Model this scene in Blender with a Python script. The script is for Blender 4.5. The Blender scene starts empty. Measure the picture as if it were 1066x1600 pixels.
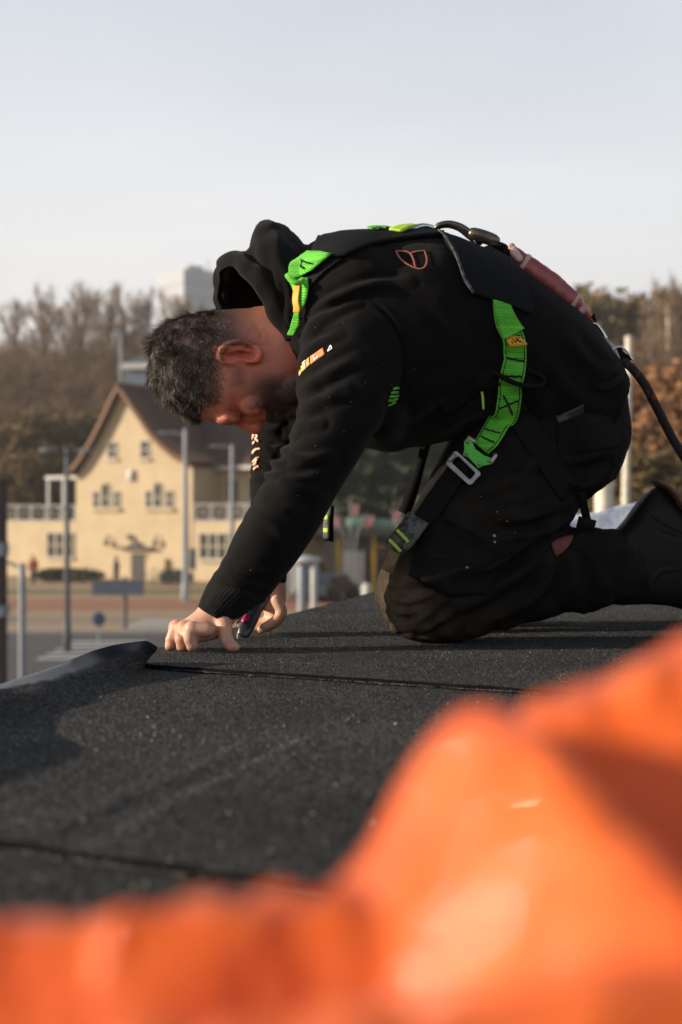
import bpy, bmesh, math, random
import numpy as np
from mathutils import Vector, Matrix
from mathutils.bvhtree import BVHTree
random.seed(7); RNG = np.random.default_rng(7)
SC = bpy.context.scene
COL = SC.collection
R = math.radians

# ------------------------------------------------------------------ camera, sky, sun, exposure
CAMH = 0.23                     # camera height above the roof surface (roof top is z = 0)
F = 2222.0                      # focal length in photo pixels (50 mm on a 24 x 36 frame held upright)
cd = bpy.data.cameras.new('camera')
cam = bpy.data.objects.new('camera', cd); COL.objects.link(cam)
cam.location = (0, 0, CAMH); cam.rotation_euler = (R(90), 0, 0)
cd.sensor_fit = 'VERTICAL'; cd.sensor_height = 36.0; cd.sensor_width = 24.0; cd.lens = 50.0
cd.clip_start = 0.02; cd.clip_end = 6000
cd.dof.use_dof = True; cd.dof.focus_distance = 2.34; cd.dof.aperture_fstop = 4.0; cd.dof.aperture_blades = 9
SC.camera = cam

SUN_EL, SUN_AZ = R(14.5), R(-97.0)   # azimuth measured from +Y towards +X: the sun stands to the left, a touch behind the camera
w = bpy.data.worlds.new('World'); SC.world = w; w.use_nodes = True
nt = w.node_tree; nt.nodes.clear()
wo = nt.nodes.new('ShaderNodeOutputWorld'); bg = nt.nodes.new('ShaderNodeBackground')
sky = nt.nodes.new('ShaderNodeTexSky'); sky.sky_type = 'NISHITA'; sky.sun_disc = False
sky.sun_elevation = SUN_EL; sky.sun_rotation = SUN_AZ
sky.air_density = 1.0; sky.dust_density = 2.2; sky.ozone_density = 1.0; sky.altitude = 20
tc = nt.nodes.new('ShaderNodeTexCoord'); mp = nt.nodes.new('ShaderNodeMapping')
mp.inputs['Scale'].default_value = (1.2, 1.2, 5.0); mp.inputs['Rotation'].default_value = (0.0, 0.25, 0.3)
cn = nt.nodes.new('ShaderNodeTexNoise'); cn.inputs['Scale'].default_value = 1.6; cn.inputs['Detail'].default_value = 5; cn.inputs['Distortion'].default_value = 0.6
cr = nt.nodes.new('ShaderNodeValToRGB'); cr.color_ramp.elements[0].position = 0.32; cr.color_ramp.elements[1].position = 0.82
cr.color_ramp.elements[0].color = (0.74, 0.74, 0.74, 1); cr.color_ramp.elements[1].color = (0.99, 0.99, 0.99, 1)
mx = nt.nodes.new('ShaderNodeMix'); mx.data_type = 'RGBA'
nt.links.new(tc.outputs['Generated'], mp.inputs['Vector']); nt.links.new(mp.outputs['Vector'], cn.inputs['Vector'])
nt.links.new(cn.outputs['Fac'], cr.inputs['Fac']); 
sp_ = nt.nodes.new('ShaderNodeSeparateXYZ'); nt.links.new(tc.outputs['Generated'], sp_.inputs['Vector'])
el_ = nt.nodes.new('ShaderNodeMapRange'); el_.inputs['From Min'].default_value = .18; el_.inputs['From Max'].default_value = .65; el_.inputs['To Min'].default_value = 1.0; el_.inputs['To Max'].default_value = .10
nt.links.new(sp_.outputs['Z'], el_.inputs['Value'])                    # the veil thins out towards the zenith
mm_ = nt.nodes.new('ShaderNodeMath'); mm_.operation = 'MULTIPLY'; nt.links.new(cr.outputs['Color'], mm_.inputs[0]); nt.links.new(el_.outputs['Result'], mm_.inputs[1])
nt.links.new(mm_.outputs[0], mx.inputs['Factor'])
nt.links.new(sky.outputs['Color'], mx.inputs['A']); 
vc = nt.nodes.new('ShaderNodeMix'); vc.data_type = 'RGBA'; vc.inputs['A'].default_value = (7.7, 7.38, 7.05, 1); vc.inputs['B'].default_value = (8.5, 8.85, 9.5, 1)   # thin high veil cloud, whiter low down
vz = nt.nodes.new('ShaderNodeMapRange'); vz.inputs['From Min'].default_value = .08; vz.inputs['From Max'].default_value = .36; nt.links.new(sp_.outputs['Z'], vz.inputs['Value']); nt.links.new(vz.outputs['Result'], vc.inputs['Factor'])
nt.links.new(vc.outputs['Result'], mx.inputs['B'])
nt.links.new(mx.outputs['Result'], bg.inputs['Color']); bg.inputs['Strength'].default_value = 0.074
nt.links.new(bg.outputs['Background'], wo.inputs['Surface'])

sd = bpy.data.lights.new('sun', 'SUN'); sd.energy = 5.0; sd.angle = R(0.53); sd.color = (1.0, 0.86, 0.68)
sun = bpy.data.objects.new('sun', sd); COL.objects.link(sun)
sdir = Vector((math.sin(SUN_AZ)*math.cos(SUN_EL), math.cos(SUN_AZ)*math.cos(SUN_EL), math.sin(SUN_EL)))
sun.rotation_euler = sdir.to_track_quat('Z', 'Y').to_euler(); sun.location = (-5, 1, 6)
vs = SC.view_settings; vs.view_transform = 'Standard'; vs.look = 'None'; vs.exposure = 0.75; vs.gamma = 1.0; vs.use_curve_mapping = False
SC.cycles.use_denoising = True; SC.cycles.max_bounces = 8; SC.cycles.volume_bounces = 0
SC.cycles.sample_clamp_indirect = 6.0; SC.cycles.transparent_max_bounces = 8

# ------------------------------------------------------------------ helpers
def P(px, py, d):               # point at distance d that lies on the sight line of photo pixel (px, py)
    return np.array([(px-533.0)/F*d, d, CAMH-(py-800.0)/F*d])
def proj(V):
    V = np.asarray(V); return np.stack([533+V[:,0]/V[:,1]*F, 800-(V[:,2]-CAMH)/V[:,1]*F], 1)
def cat(a, n):                  # Catmull-Rom resampling of rows to n rows
    a = np.asarray(a, float)
    if a.ndim == 1: a = a[:,None]
    k = len(a)
    if k == 2:
        t = np.linspace(0,1,n)[:,None]; return a[0]*(1-t)+a[1]*t
    e = np.vstack([2*a[0]-a[1], a, 2*a[-1]-a[-2]])
    t = np.linspace(0, k-1, n); i = np.minimum(t.astype(int), k-2); f = (t-i)[:,None]
    p0,p1,p2,p3 = e[i],e[i+1],e[i+2],e[i+3]
    return 0.5*((2*p1)+(-p0+p2)*f+(2*p0-5*p1+4*p2-p3)*f*f+(-p0+3*p1-3*p2+p3)*f**3)
def unit(v):
    v = np.asarray(v, float); n = np.linalg.norm(v, axis=-1, keepdims=True); return v/np.maximum(n, 1e-9)
def vnoise(p):                  # value noise, rows of points -> -1..1
    p = np.asarray(p, float); i = np.floor(p).astype(np.int64); f = p-i; f = f*f*(3-2*f)
    def h(a):
        n = (a[:,0]*374761393 + a[:,1]*668265263 + a[:,2]*2147483647 + 144665) & 0xffffffff
        n = ((n ^ (n >> 13))*1274126177) & 0xffffffff
        n = ((n ^ (n >> 16))*2246822519) & 0xffffffff
        return ((n ^ (n >> 15)) & 0xffffff)/8388607.5-1
    r = 0
    for dx in (0,1):
        for dy in (0,1):
            for dz in (0,1):
                wgt = (f[:,0] if dx else 1-f[:,0])*(f[:,1] if dy else 1-f[:,1])*(f[:,2] if dz else 1-f[:,2])
                r = r + wgt*h(i+np.array([dx,dy,dz]))
    return r
def fbm(p, o=4):
    p = np.asarray(p, float); r = 0; a = 1
    for k in range(o): r = r+a*vnoise(p*(2**k)+k*17.3); a *= .5
    return r

class MB:                       # mesh builder: gathers several shapes into ONE mesh
    def __init__(s): s.V = []; s.F = []; s.n = 0
    def add(s, vf):
        V, Fc = vf; s.V.append(np.asarray(V, float)); o = s.n
        s.F += [tuple(i+o for i in f) for f in Fc]; s.n += len(V); return s
    def box(s, x0, x1, y0, y1, z0, z1):
        V = [(x,y,z) for x in (x0,x1) for y in (y0,y1) for z in (z0,z1)]
        return s.add((V, [(0,1,3,2),(4,6,7,5),(0,4,5,1),(2,3,7,6),(0,2,6,4),(1,5,7,3)]))
    def vf(s): return np.vstack(s.V), s.F
def loft(st, n=28, seg=5, p=2.2):
    st = cat(st, (len(st)-1)*seg+1); th = np.linspace(0, 2*np.pi, n, endpoint=False)
    c, s_ = np.cos(th), np.sin(th)
    cc = np.sign(c)*np.abs(c)**(2/p); ss = np.sign(s_)*np.abs(s_)**(2/p)
    V = []; Fc = []
    for r in st:
        A = P(r[0],r[1],r[4]); B = P(r[2],r[3],r[4]); m = (A+B)/2; a = (A-B)/2
        V.append(m+np.outer(cc,a)+np.outer(ss, np.array([0, r[5], 0])))
    k = len(st)
    for i in range(k-1):
        for j in range(n):
            Fc.append((i*n+j, i*n+(j+1)%n, (i+1)*n+(j+1)%n, (i+1)*n+j))
    V = np.vstack(V); c0 = V[:n].mean(0); c1 = V[-n:].mean(0)
    V = np.vstack([V, c0, c1]); a, b = len(V)-2, len(V)-1
    for j in range(n):
        Fc.append((a, (j+1)%n, j)); Fc.append((b, (k-1)*n+j, (k-1)*n+(j+1)%n))
    return V, Fc
def frames(p):
    t = np.gradient(p, axis=0); t = unit(t); n = np.cross(t[0], [0,0,1.0])
    if np.linalg.norm(n) < 1e-3: n = np.cross(t[0], [1.0,0,0])
    n = unit(n); N = []
    for i in range(len(p)):
        n = n-t[i]*np.dot(n,t[i]); n = unit(n); N.append(n)
    N = np.array(N); return t, N, np.cross(t, N)
def tube(pts, rad, n=10, sub=4, flat=1.0, closed=False):
    pts = np.asarray(pts, float); rad = np.broadcast_to(np.asarray(rad, float), (len(pts),))
    if closed:
        m = len(pts)*sub; ext = np.vstack([pts[-2:], pts, pts[:3]]); re = np.concatenate([rad[-2:], rad, rad[:3]])
        q = cat(np.column_stack([ext, re]), (len(ext)-1)*sub+1)[2*sub:2*sub+m]
        p, r = q[:,:3], q[:,3]
        t, N, B = frames(np.vstack([p,p[:1]])); t, N, B = t[:m], N[:m], B[:m]
    else:
        q = cat(np.column_stack([pts, rad]), (len(pts)-1)*sub+1) if sub > 1 else np.column_stack([pts, rad])
        p, r = q[:,:3], q[:,3]; t, N, B = frames(p)
        # rounded ends
        e0 = [(p[0]-t[0]*r[0]*k, r[0]*math.sqrt(max(0,1-k*k))) for k in (.9,.6)]
        e1 = [(p[-1]+t[-1]*r[-1]*k, r[-1]*math.sqrt(max(0,1-k*k))) for k in (.6,.9)]
        p = np.vstack([[e[0] for e in e0], p, [e[0] for e in e1]])
        r = np.concatenate([[e[1] for e in e0], r, [e[1] for e in e1]])
        N = np.vstack([N[:1],N[:1],N,N[-1:],N[-1:]]); B = np.vstack([B[:1],B[:1],B,B[-1:],B[-1:]])
    th = np.linspace(0,2*np.pi,n,endpoint=False); k = len(p)
    V = (p[:,None,:]+r[:,None,None]*(np.cos(th)[None,:,None]*N[:,None,:]+flat*np.sin(th)[None,:,None]*B[:,None,:])).reshape(-1,3)
    Fc = []
    for i in range(k if closed else k-1):
        i2 = (i+1)%k
        for j in range(n): Fc.append((i*n+j, i*n+(j+1)%n, i2*n+(j+1)%n, i2*n+j))
    if not closed:
        Fc.append(tuple(range(n-1,-1,-1))); Fc.append(tuple((k-1)*n+j for j in range(n)))
    return V, Fc
def ball(c, r, n=12, rot=None):
    r = np.broadcast_to(np.asarray(r, float), (3,)); V = [(0,0,1)]
    for i in range(1, n):
        ph = math.pi*i/n
        for j in range(n*2):
            th = math.pi*j/n; V.append((math.sin(ph)*math.cos(th), math.sin(ph)*math.sin(th), math.cos(ph)))
    V.append((0,0,-1)); m = n*2; Fc = []
    for j in range(m): Fc.append((0, 1+j, 1+(j+1)%m))
    for i in range(n-2):
        for j in range(m): Fc.append((1+i*m+j, 1+(i+1)*m+j, 1+(i+1)*m+(j+1)%m, 1+i*m+(j+1)%m))
    L = len(V)-1
    for j in range(m): Fc.append((L, 1+(n-2)*m+(j+1)%m, 1+(n-2)*m+j))
    V = np.array(V)*r
    if rot is not None: V = V@np.array(rot.to_matrix() if hasattr(rot,'to_matrix') else rot).T
    return V+np.asarray(c), Fc
def grid(Pts):                  # Pts (m, n, 3) -> open sheet
    m, n, _ = Pts.shape
    return Pts.reshape(-1,3), [(i*n+j, i*n+j+1, (i+1)*n+j+1, (i+1)*n+j) for i in range(m-1) for j in range(n-1)]
def slab(Pts, Nrm, th):         # sheet given thickness th along its normals, closed
    m, n, _ = Pts.shape; A = Pts.reshape(-1,3); B = A-np.asarray(Nrm).reshape(-1,3)*th; o = len(A)
    Fc = [(i*n+j, i*n+j+1, (i+1)*n+j+1, (i+1)*n+j) for i in range(m-1) for j in range(n-1)]
    Fc += [tuple(reversed([q+o for q in f])) for f in Fc]
    rim = [j for j in range(n)]+[i*n+n-1 for i in range(1,m)]+[(m-1)*n+j for j in range(n-2,-1,-1)]+[i*n for i in range(m-2,0,-1)]
    for a, b in zip(rim, rim[1:]+rim[:1]): Fc.append((b, a, a+o, b+o))
    return np.vstack([A,B]), Fc
def gnormals(Pts):
    du = np.gradient(Pts, axis=0); dv = np.gradient(Pts, axis=1); return unit(np.cross(du, dv))

def mesh(name, vf, m=None, smooth=True):
    V, Fc = vf; me = bpy.data.meshes.new(name); me.from_pydata([tuple(map(float,v)) for v in V], [], Fc); me.update()
    if m: me.materials.append(m)
    me.polygons.foreach_set('use_smooth', [smooth]*len(me.polygons)); return me
def fixn(me):
    b = bmesh.new(); b.from_mesh(me); bmesh.ops.recalc_face_normals(b, faces=b.faces); b.to_mesh(me); b.free(); me.update()
def obj(name, vf, m=None, parent=None, smooth=True, fix=True, auto=None):
    me = vf if isinstance(vf, bpy.types.Mesh) else mesh(name, vf, m, smooth)
    if fix: fixn(me)
    if auto is not None and hasattr(me, 'set_sharp_from_angle'): me.set_sharp_from_angle(angle=R(auto))
    o = bpy.data.objects.new(name, me); COL.objects.link(o)
    if parent is not None:
        o.parent = parent; 
        base = parent
        while base is not None and not base.get('worldbuilt'): base = base.parent
        if base is not None and parent is base: o.location = -Vector(base.location)
    return o
def tag(o, label=None, cat_=None, group=None, kind=None):
    if label: o['label'] = label
    if cat_: o['category'] = cat_
    if group: o['group'] = group
    if kind: o['kind'] = kind
    return o
def thing(name, label, cat_, loc=(0,0,0), rz=0, group=None, world=False):
    o = bpy.data.objects.new(name, None); COL.objects.link(o); o.location = tuple(map(float,loc)); o.rotation_euler = (0,0,rz); o.empty_display_size = .1
    if world: o['worldbuilt'] = 1          # its parts are modelled in world coordinates and offset back
    return tag(o, label, cat_, group)
def copy_tree(o, parent=None):
    c = o.copy(); COL.objects.link(c)
    if parent is not None: c.parent = parent
    for ch in list(o.children): copy_tree(ch, c)
    return c
def remesh(vf, voxel, it=6, fac=.5):
    me = mesh('temporary', vf); o = bpy.data.objects.new('temporary', me); COL.objects.link(o)
    md = o.modifiers.new('r', 'REMESH'); md.mode = 'VOXEL'; md.voxel_size = voxel
    if it:
        sm = o.modifiers.new('s', 'SMOOTH'); sm.factor = fac; sm.iterations = it
    dg = bpy.context.evaluated_depsgraph_get(); dg.update(); out = bpy.data.meshes.new_from_object(o.evaluated_get(dg))
    bpy.data.objects.remove(o); bpy.data.meshes.remove(me); return out
def getv(me):
    a = np.empty(len(me.vertices)*3, np.float32); me.vertices.foreach_get('co', a); V = a.reshape(-1,3).astype(float)
    me.vertex_normals  # noqa
    b = np.empty(len(me.vertices)*3, np.float32); me.vertices.foreach_get('normal', b); return V, b.reshape(-1,3).astype(float)
def setv(me, V):
    me.vertices.foreach_set('co', np.asarray(V, np.float32).ravel()); me.update()
def attr(me, name, val):
    a = me.attributes.new(name, 'FLOAT', 'POINT'); a.data.foreach_set('value', np.asarray(val, np.float32))
def bvh(*mes):
    V = []; T = []; o = 0
    for me in mes:
        v, _ = getv(me); V += [tuple(x) for x in v]; T += [tuple(i+o for i in p.vertices) for p in me.polygons]; o += len(v)
    return BVHTree.FromPolygons(V, T)
CAMP = Vector((0,0,CAMH))
def surf(tree, px, py, d=2.6):
    t = Vector(P(px,py,1.0))-CAMP; t.normalize()
    loc, nrm, i, ds = tree.ray_cast(CAMP, t)
    if loc is None: loc, nrm, i, ds = tree.find_nearest(Vector(P(px,py,d)))
    if nrm.dot(t) > 0.35 and ds is not None and False: nrm = -nrm
    return np.array(loc), np.array(nrm)
def ribbon(tree, path, wd, off=.003, th=.002, m=None, d=2.6, smooth=4, cols=5, lift=None):
    pts = cat(path, m or max(12, len(path)*6)); L = []; N = []
    for q in pts:
        a, b = surf(tree, q[0], q[1], d); L.append(a); N.append(b)
    L = np.array(L); N = np.array(N)
    for _ in range(smooth):
        L[1:-1] = (L[:-2]+2*L[1:-1]+L[2:])/4; N[1:-1] = (N[:-2]+2*N[1:-1]+N[2:])/4
    N = unit(N); T = unit(np.gradient(L, axis=0)); B = unit(np.cross(N, T)); N = unit(np.cross(T, B))
    if np.isscalar(wd): wd = np.full(len(L), wd)
    else: wd = cat(wd, len(L))[:,0]
    C = L+N*(off+th)
    if lift is not None: C = C+N*cat(lift, len(L))
    G = np.stack([C+B*(wd[:,None]*k/2) for k in np.linspace(-1,1,cols)], 1)
    Nn = np.repeat(N[:,None,:], cols, 1)
    return G, Nn, th, (C, T, B, N)

# ------------------------------------------------------------------ materials
MATS = {}
def mat(name, c1, c2=None, rough=.7, scale=12, bump=0.0, bscale=120, metal=0.0, spec=.4, detail=4, coords='Object', sheen=0, trans=0, coat=0, stretch=None, rvar=0.0, lo=.35, hi=.65, bdist=.002, sss=0):
    m = bpy.data.materials.new(name); m.use_nodes = True; t = m.node_tree; b = t.nodes['Principled BSDF']
    tcn = t.nodes.new('ShaderNodeTexCoord'); src = tcn.outputs[coords]
    if stretch:
        mpn = t.nodes.new('ShaderNodeMapping'); mpn.inputs['Scale'].default_value = stretch; t.links.new(src, mpn.inputs['Vector']); src = mpn.outputs['Vector']
    n = t.nodes.new('ShaderNodeTexNoise'); n.inputs['Scale'].default_value = scale; n.inputs['Detail'].default_value = detail; t.links.new(src, n.inputs['Vector'])
    c2 = c2 or tuple(x*.8 for x in c1)
    rp = t.nodes.new('ShaderNodeValToRGB'); rp.color_ramp.elements[0].position = lo; rp.color_ramp.elements[1].position = hi
    rp.color_ramp.elements[0].color = (*c1,1); rp.color_ramp.elements[1].color = (*c2,1)
    t.links.new(n.outputs['Fac'], rp.inputs['Fac']); t.links.new(rp.outputs['Color'], b.inputs['Base Color'])
    b.inputs['Roughness'].default_value = rough; b.inputs['Metallic'].default_value = metal; b.inputs['Specular IOR Level'].default_value = spec
    if sheen: b.inputs['Sheen Weight'].default_value = sheen; b.inputs['Sheen Roughness'].default_value = .5
    if trans: b.inputs['Transmission Weight'].default_value = trans
    if coat: b.inputs['Coat Weight'].default_value = coat; b.inputs['Coat Roughness'].default_value = .15
    if sss: b.inputs['Subsurface Weight'].default_value = sss; b.inputs['Subsurface Radius'].default_value = (1,.3,.15); b.inputs['Subsurface Scale'].default_value = .006
    if rvar:
        mr = t.nodes.new('ShaderNodeMapRange'); mr.inputs['To Min'].default_value = max(.02,rough-rvar); mr.inputs['To Max'].default_value = min(1,rough+rvar)
        t.links.new(n.outputs['Fac'], mr.inputs['Value']); t.links.new(mr.outputs['Result'], b.inputs['Roughness'])
    if bump:
        bn = t.nodes.new('ShaderNodeTexNoise'); bn.inputs['Scale'].default_value = bscale; bn.inputs['Detail'].default_value = 3; t.links.new(src, bn.inputs['Vector'])
        bp = t.nodes.new('ShaderNodeBump'); bp.inputs['Strength'].default_value = bump; bp.inputs['Distance'].default_value = bdist
        t.links.new(bn.outputs['Fac'], bp.inputs['Height']); t.links.new(bp.outputs['Normal'], b.inputs['Normal'])
    MATS[name] = m; return m
def bsdf(m): return m.node_tree.nodes['Principled BSDF']
def basecol_src(m): return bsdf(m).inputs['Base Color'].links[0].from_socket
def mix_attr(m, aname, col, fac=1.0, noise=None, rough=None):       # blend base colour to col by a point attribute (dirt, hair stubble ...)
    t = m.node_tree; b = bsdf(m); src = basecol_src(m)
    at = t.nodes.new('ShaderNodeAttribute'); at.attribute_name = aname
    mu = t.nodes.new('ShaderNodeMath'); mu.operation = 'MULTIPLY'; mu.inputs[1].default_value = fac; t.links.new(at.outputs['Fac'], mu.inputs[0]); fs = mu.outputs[0]
    if noise:
        tcn = t.nodes.new('ShaderNodeTexCoord'); n = t.nodes.new('ShaderNodeTexNoise'); n.inputs['Scale'].default_value = noise; n.inputs['Detail'].default_value = 5
        t.links.new(tcn.outputs['Object'], n.inputs['Vector'])
        mr = t.nodes.new('ShaderNodeMapRange'); mr.inputs['From Min'].default_value = .12; mr.inputs['From Max'].default_value = .78; t.links.new(n.outputs['Fac'], mr.inputs['Value'])
        m2 = t.nodes.new('ShaderNodeMath'); m2.operation = 'MULTIPLY'; t.links.new(fs, m2.inputs[0]); t.links.new(mr.outputs['Result'], m2.inputs[1]); fs = m2.outputs[0]
    mx_ = t.nodes.new('ShaderNodeMix'); mx_.data_type = 'RGBA'; t.links.new(fs, mx_.inputs['Factor']); t.links.new(src, mx_.inputs['A']); mx_.inputs['B'].default_value = (*col,1)
    t.links.new(mx_.outputs['Result'], b.inputs['Base Color'])
    return m
# ------------------------------------------------------------------ the flat roof and its bitumen sheets
E0 = np.array([-.288, 2.434]); EV = np.array([.231, .973]); EN = np.array([.973, -.231])
GZ = CAMH-4.4                   # street level
M_gran = mat('granulated_bitumen', (.0135,.0129,.0125), (.0310,.0296,.0280), rough=.85, scale=5, detail=7, spec=.35)
t_ = M_gran.node_tree; b_ = bsdf(M_gran); src = basecol_src(M_gran)
tcn = t_.nodes.new('ShaderNodeTexCoord')
vo = t_.nodes.new('ShaderNodeTexVoronoi'); vo.inputs['Scale'].default_value = 620; t_.links.new(tcn.outputs['Object'], vo.inputs['Vector'])
vr = t_.nodes.new('ShaderNodeValToRGB'); e_ = vr.color_ramp.elements; e_[0].position = 0; e_[0].color = (.30,.30,.31,1); e_[1].position = 1; e_[1].color = (9.5,9.0,8.4,1)
for p_, c_ in ((.40,(.70,.70,.71,1)),(.70,(1.25,1.23,1.2,1)),(.90,(3.3,3.2,3.0,1))):
    x = e_.new(p_); x.color = c_
sx = t_.nodes.new('ShaderNodeSeparateColor'); t_.links.new(vo.outputs['Color'], sx.inputs['Color']); t_.links.new(sx.outputs['Red'], vr.inputs['Fac'])
ml = t_.nodes.new('ShaderNodeMix'); ml.data_type = 'RGBA'; ml.blend_type = 'MULTIPLY'; ml.inputs['Factor'].default_value = 1
t_.links.new(src, ml.inputs['A']); t_.links.new(vr.outputs['Color'], ml.inputs['B'])
# worn pale streaks and the smooth torch-on selvedge come from attributes painted on the sheets
aw = t_.nodes.new('ShaderNodeAttribute'); aw.attribute_name = 'wear'
nn = t_.nodes.new('ShaderNodeTexNoise'); nn.inputs['Scale'].default_value = 160; t_.links.new(tcn.outputs['Object'], nn.inputs['Vector'])
gt = t_.nodes.new('ShaderNodeMapRange'); gt.inputs['From Min'].default_value = .45; gt.inputs['From Max'].default_value = .62; t_.links.new(nn.outputs['Fac'], gt.inputs['Value'])
mw = t_.nodes.new('ShaderNodeMath'); mw.operation = 'MULTIPLY'; t_.links.new(aw.outputs['Fac'], mw.inputs[0]); t_.links.new(gt.outputs['Result'], mw.inputs[1])
m2_ = t_.nodes.new('ShaderNodeMix'); m2_.data_type = 'RGBA'; t_.links.new(mw.outputs[0], m2_.inputs['Factor']); t_.links.new(ml.outputs['Result'], m2_.inputs['A']); m2_.inputs['B'].default_value = (.24,.21,.17,1)
asv = t_.nodes.new('ShaderNodeAttribute'); asv.attribute_name = 'selvedge'
m3_ = t_.nodes.new('ShaderNodeMix'); m3_.data_type = 'RGBA'; t_.links.new(asv.outputs['Fac'], m3_.inputs['Factor']); t_.links.new(m2_.outputs['Result'], m3_.inputs['A']); m3_.inputs['B'].default_value = (.018,.019,.022,1)
t_.links.new(m3_.outputs['Result'], b_.inputs['Base Color'])
mrr = t_.nodes.new('ShaderNodeMapRange'); mrr.inputs['To Min'].default_value = .82; mrr.inputs['To Max'].default_value = .30; t_.links.new(asv.outputs['Fac'], mrr.inputs['Value']); t_.links.new(mrr.outputs['Result'], b_.inputs['Roughness'])
bp_ = t_.nodes.new('ShaderNodeBump'); bp_.inputs['Distance'].default_value = .0022
bs_ = t_.nodes.new('ShaderNodeMapRange'); bs_.inputs['To Min'].default_value = .9; bs_.inputs['To Max'].default_value = .06; t_.links.new(asv.outputs['Fac'], bs_.inputs['Value']); t_.links.new(bs_.outputs['Result'], bp_.inputs['Strength'])
t_.links.new(vo.outputs['Distance'], bp_.inputs['Height']); bp_.invert = True; t_.links.new(bp_.outputs['Normal'], b_.inputs['Normal'])
M_bit = mat('bitumen_black', (.0030,.0030,.0032), (.0055,.005,.005), rough=.8, scale=60, bump=.6, bscale=420, spec=.06)
M_bead = mat('glossy_bitumen', (.003,.003,.0032), (.0055,.005,.005), rough=.3, scale=300, bump=1.0, bscale=520, spec=.4, rvar=.28, lo=.45, hi=.55)
M_wallb = mat('roof_building_brick', (.22,.12,.085), (.30,.19,.14), rough=.9, scale=14, bump=.3, bscale=60)

def q_line(pt, dv):             # seam line -> function of the distance q from the roof edge
    pt = np.asarray(pt); dv = np.asarray(dv); k = dv@EN; q0 = (pt-E0)@EN
    return lambda q: pt+dv*((np.asarray(q)[...,None]-q0)/k)
S1 = q_line((-.247,2.129), (.497,-.270)); S2 = q_line((-.216,1.016), (.227,-.113))
S3 = lambda q: S1(q)+EV*3.6; S0 = lambda q: S2(q)-EV*1.7
CREASE = [((600,1090),(380,1185)),((380,1185),(170,1290)),((400,1150),(240,1215)),((240,1215),(70,1282))]
CREASE = [(P(*a,CAMH*F/(a[1]-800))[:2], P(*b,CAMH*F/(b[1]-800))[:2]) for a,b in CREASE]
def seg_d(XY, a, b):
    ab = b-a; t = np.clip(((XY-a)@ab)/(ab@ab), 0, 1); return np.linalg.norm(XY-a-t[...,None]*ab, axis=-1)
def sheet(name, Sa, Sb, z0, nl, qs, curl=False, ragged=.004):
    lam = np.linspace(0,1,nl); Q = np.asarray(qs); A = Sa(Q); B = Sb(Q)
    XY = A[None]*(1-lam[:,None,None])+B[None]*lam[:,None,None]
    # cut edges are not ruler-straight
    rag = np.stack([fbm(np.column_stack([Q*18, Q*0+3.3+z0*900, Q*0])), fbm(np.column_stack([Q*18, Q*0+8.1+z0*700, Q*0]))])
    XY = XY+EV[None,None]*ragged*((1-lam)[:,None,None]**8*rag[0][None,:,None]+lam[:,None,None]**8*rag[1][None,:,None])
    flat = XY.reshape(-1,2)
    Z = z0+.0016*fbm(np.column_stack([flat*3.2, np.zeros(len(flat))+z0*50]),3)
    wear = np.zeros(len(flat)); sel = np.zeros(len(flat))
    q = np.tile(Q, nl); lm = np.repeat(lam, len(Q))
    if curl:
        for kk,(a,b) in enumerate(CREASE):
            dd = seg_d(flat, a, b); wear = np.maximum(wear, np.exp(-(dd/.0026)**2)*(.30 if kk < 2 else .1)); Z += (.0014*np.exp(-(dd/.006)**2) if kk < 2 else .0026*np.exp(-(dd/.011)**2))
        H = np.interp(lm, [0,.20,.36,.48,.60,.79,.93,.985,1], [.07,.068,.046,.034,.025,.031,.044,.052,.042])+.004*vnoise(np.column_stack([lm*9, q*7, q*0]))
        foot = np.interp(lm, [0,.5,.62,.75,.93,1], [.16,.13,.095,.085,.070,.058])
        crest = np.interp(lm, [0,.6,1], [.030,.022,.016])
        t = np.clip((foot-q)/(foot-crest), 0, 1.0); up = np.where(t<.25, t*t*1.9, .119+(t-.25)*1.175)
        over = np.clip((crest-q)/.075, 0, 1)
        hump = .012*np.exp(-((lm-.62)/.07)**2)*np.exp(-((q-.075)/.03)**2)
        Z = Z+H*up-(H+.02)*over**1.15*.8+hump
        sel = np.clip((crest+np.interp(lm,[0,.6,.8,1],[.016,.022,.026,.026])-q+.004*vnoise(np.column_stack([lm*40,q*30,q*0])))/.008, 0, 1)
        # the free corner is pulled inwards as it lifts
        sh = .058*up*np.clip((lm-.86)/.14,0,1)**2; flat = flat+EN*sh[:,None]
        end = np.clip((lm-.93)/.07,0,1); Z -= .012*end*up*np.clip(1-q/.05,0,1)
    Pt = np.column_stack([flat, Z]).reshape(nl, len(Q), 3); N = gnormals(Pt); 
    if N[0,0,2] < 0 and not curl: N = -N
    if curl and N[nl//2,-1,2] < 0: N = -N
    vf = slab(Pt, N, .0074); me = mesh(name, vf, M_gran); me.materials.append(M_bit); n0 = 2*(nl-1)*(len(Q)-1); mi = np.zeros(len(me.polygons), np.int32); mi[n0:] = 1; me.polygons.foreach_set('material_index', mi)
    attr(me, 'wear', np.concatenate([wear, wear*0])); attr(me, 'selvedge', np.concatenate([sel, sel*0+1]))
    return me
roof = tag(bpy.data.objects.new('flat_roof', None), kind='structure'); COL.objects.link(roof)
roof.name = 'flat_roof'
qd = np.concatenate([np.linspace(-.075,.25,60), np.linspace(.26,1.4,70), np.linspace(1.5,3.6,12)])
qb = np.concatenate([np.linspace(-.012,1.6,90), np.linspace(1.7,3.6,12)])
obj('membrane_sheet', sheet('membrane_sheet', S1, S3, .0, 60, qb), None, roof, auto=50)
obj('membrane_sheet', sheet('membrane_sheet', S2, lambda q: S1(q)+EV*.012*np.clip((np.asarray(q)[...,None]-.06)/.05,0,1), -.0080, 120, qd, True), None, roof, auto=50)
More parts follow.
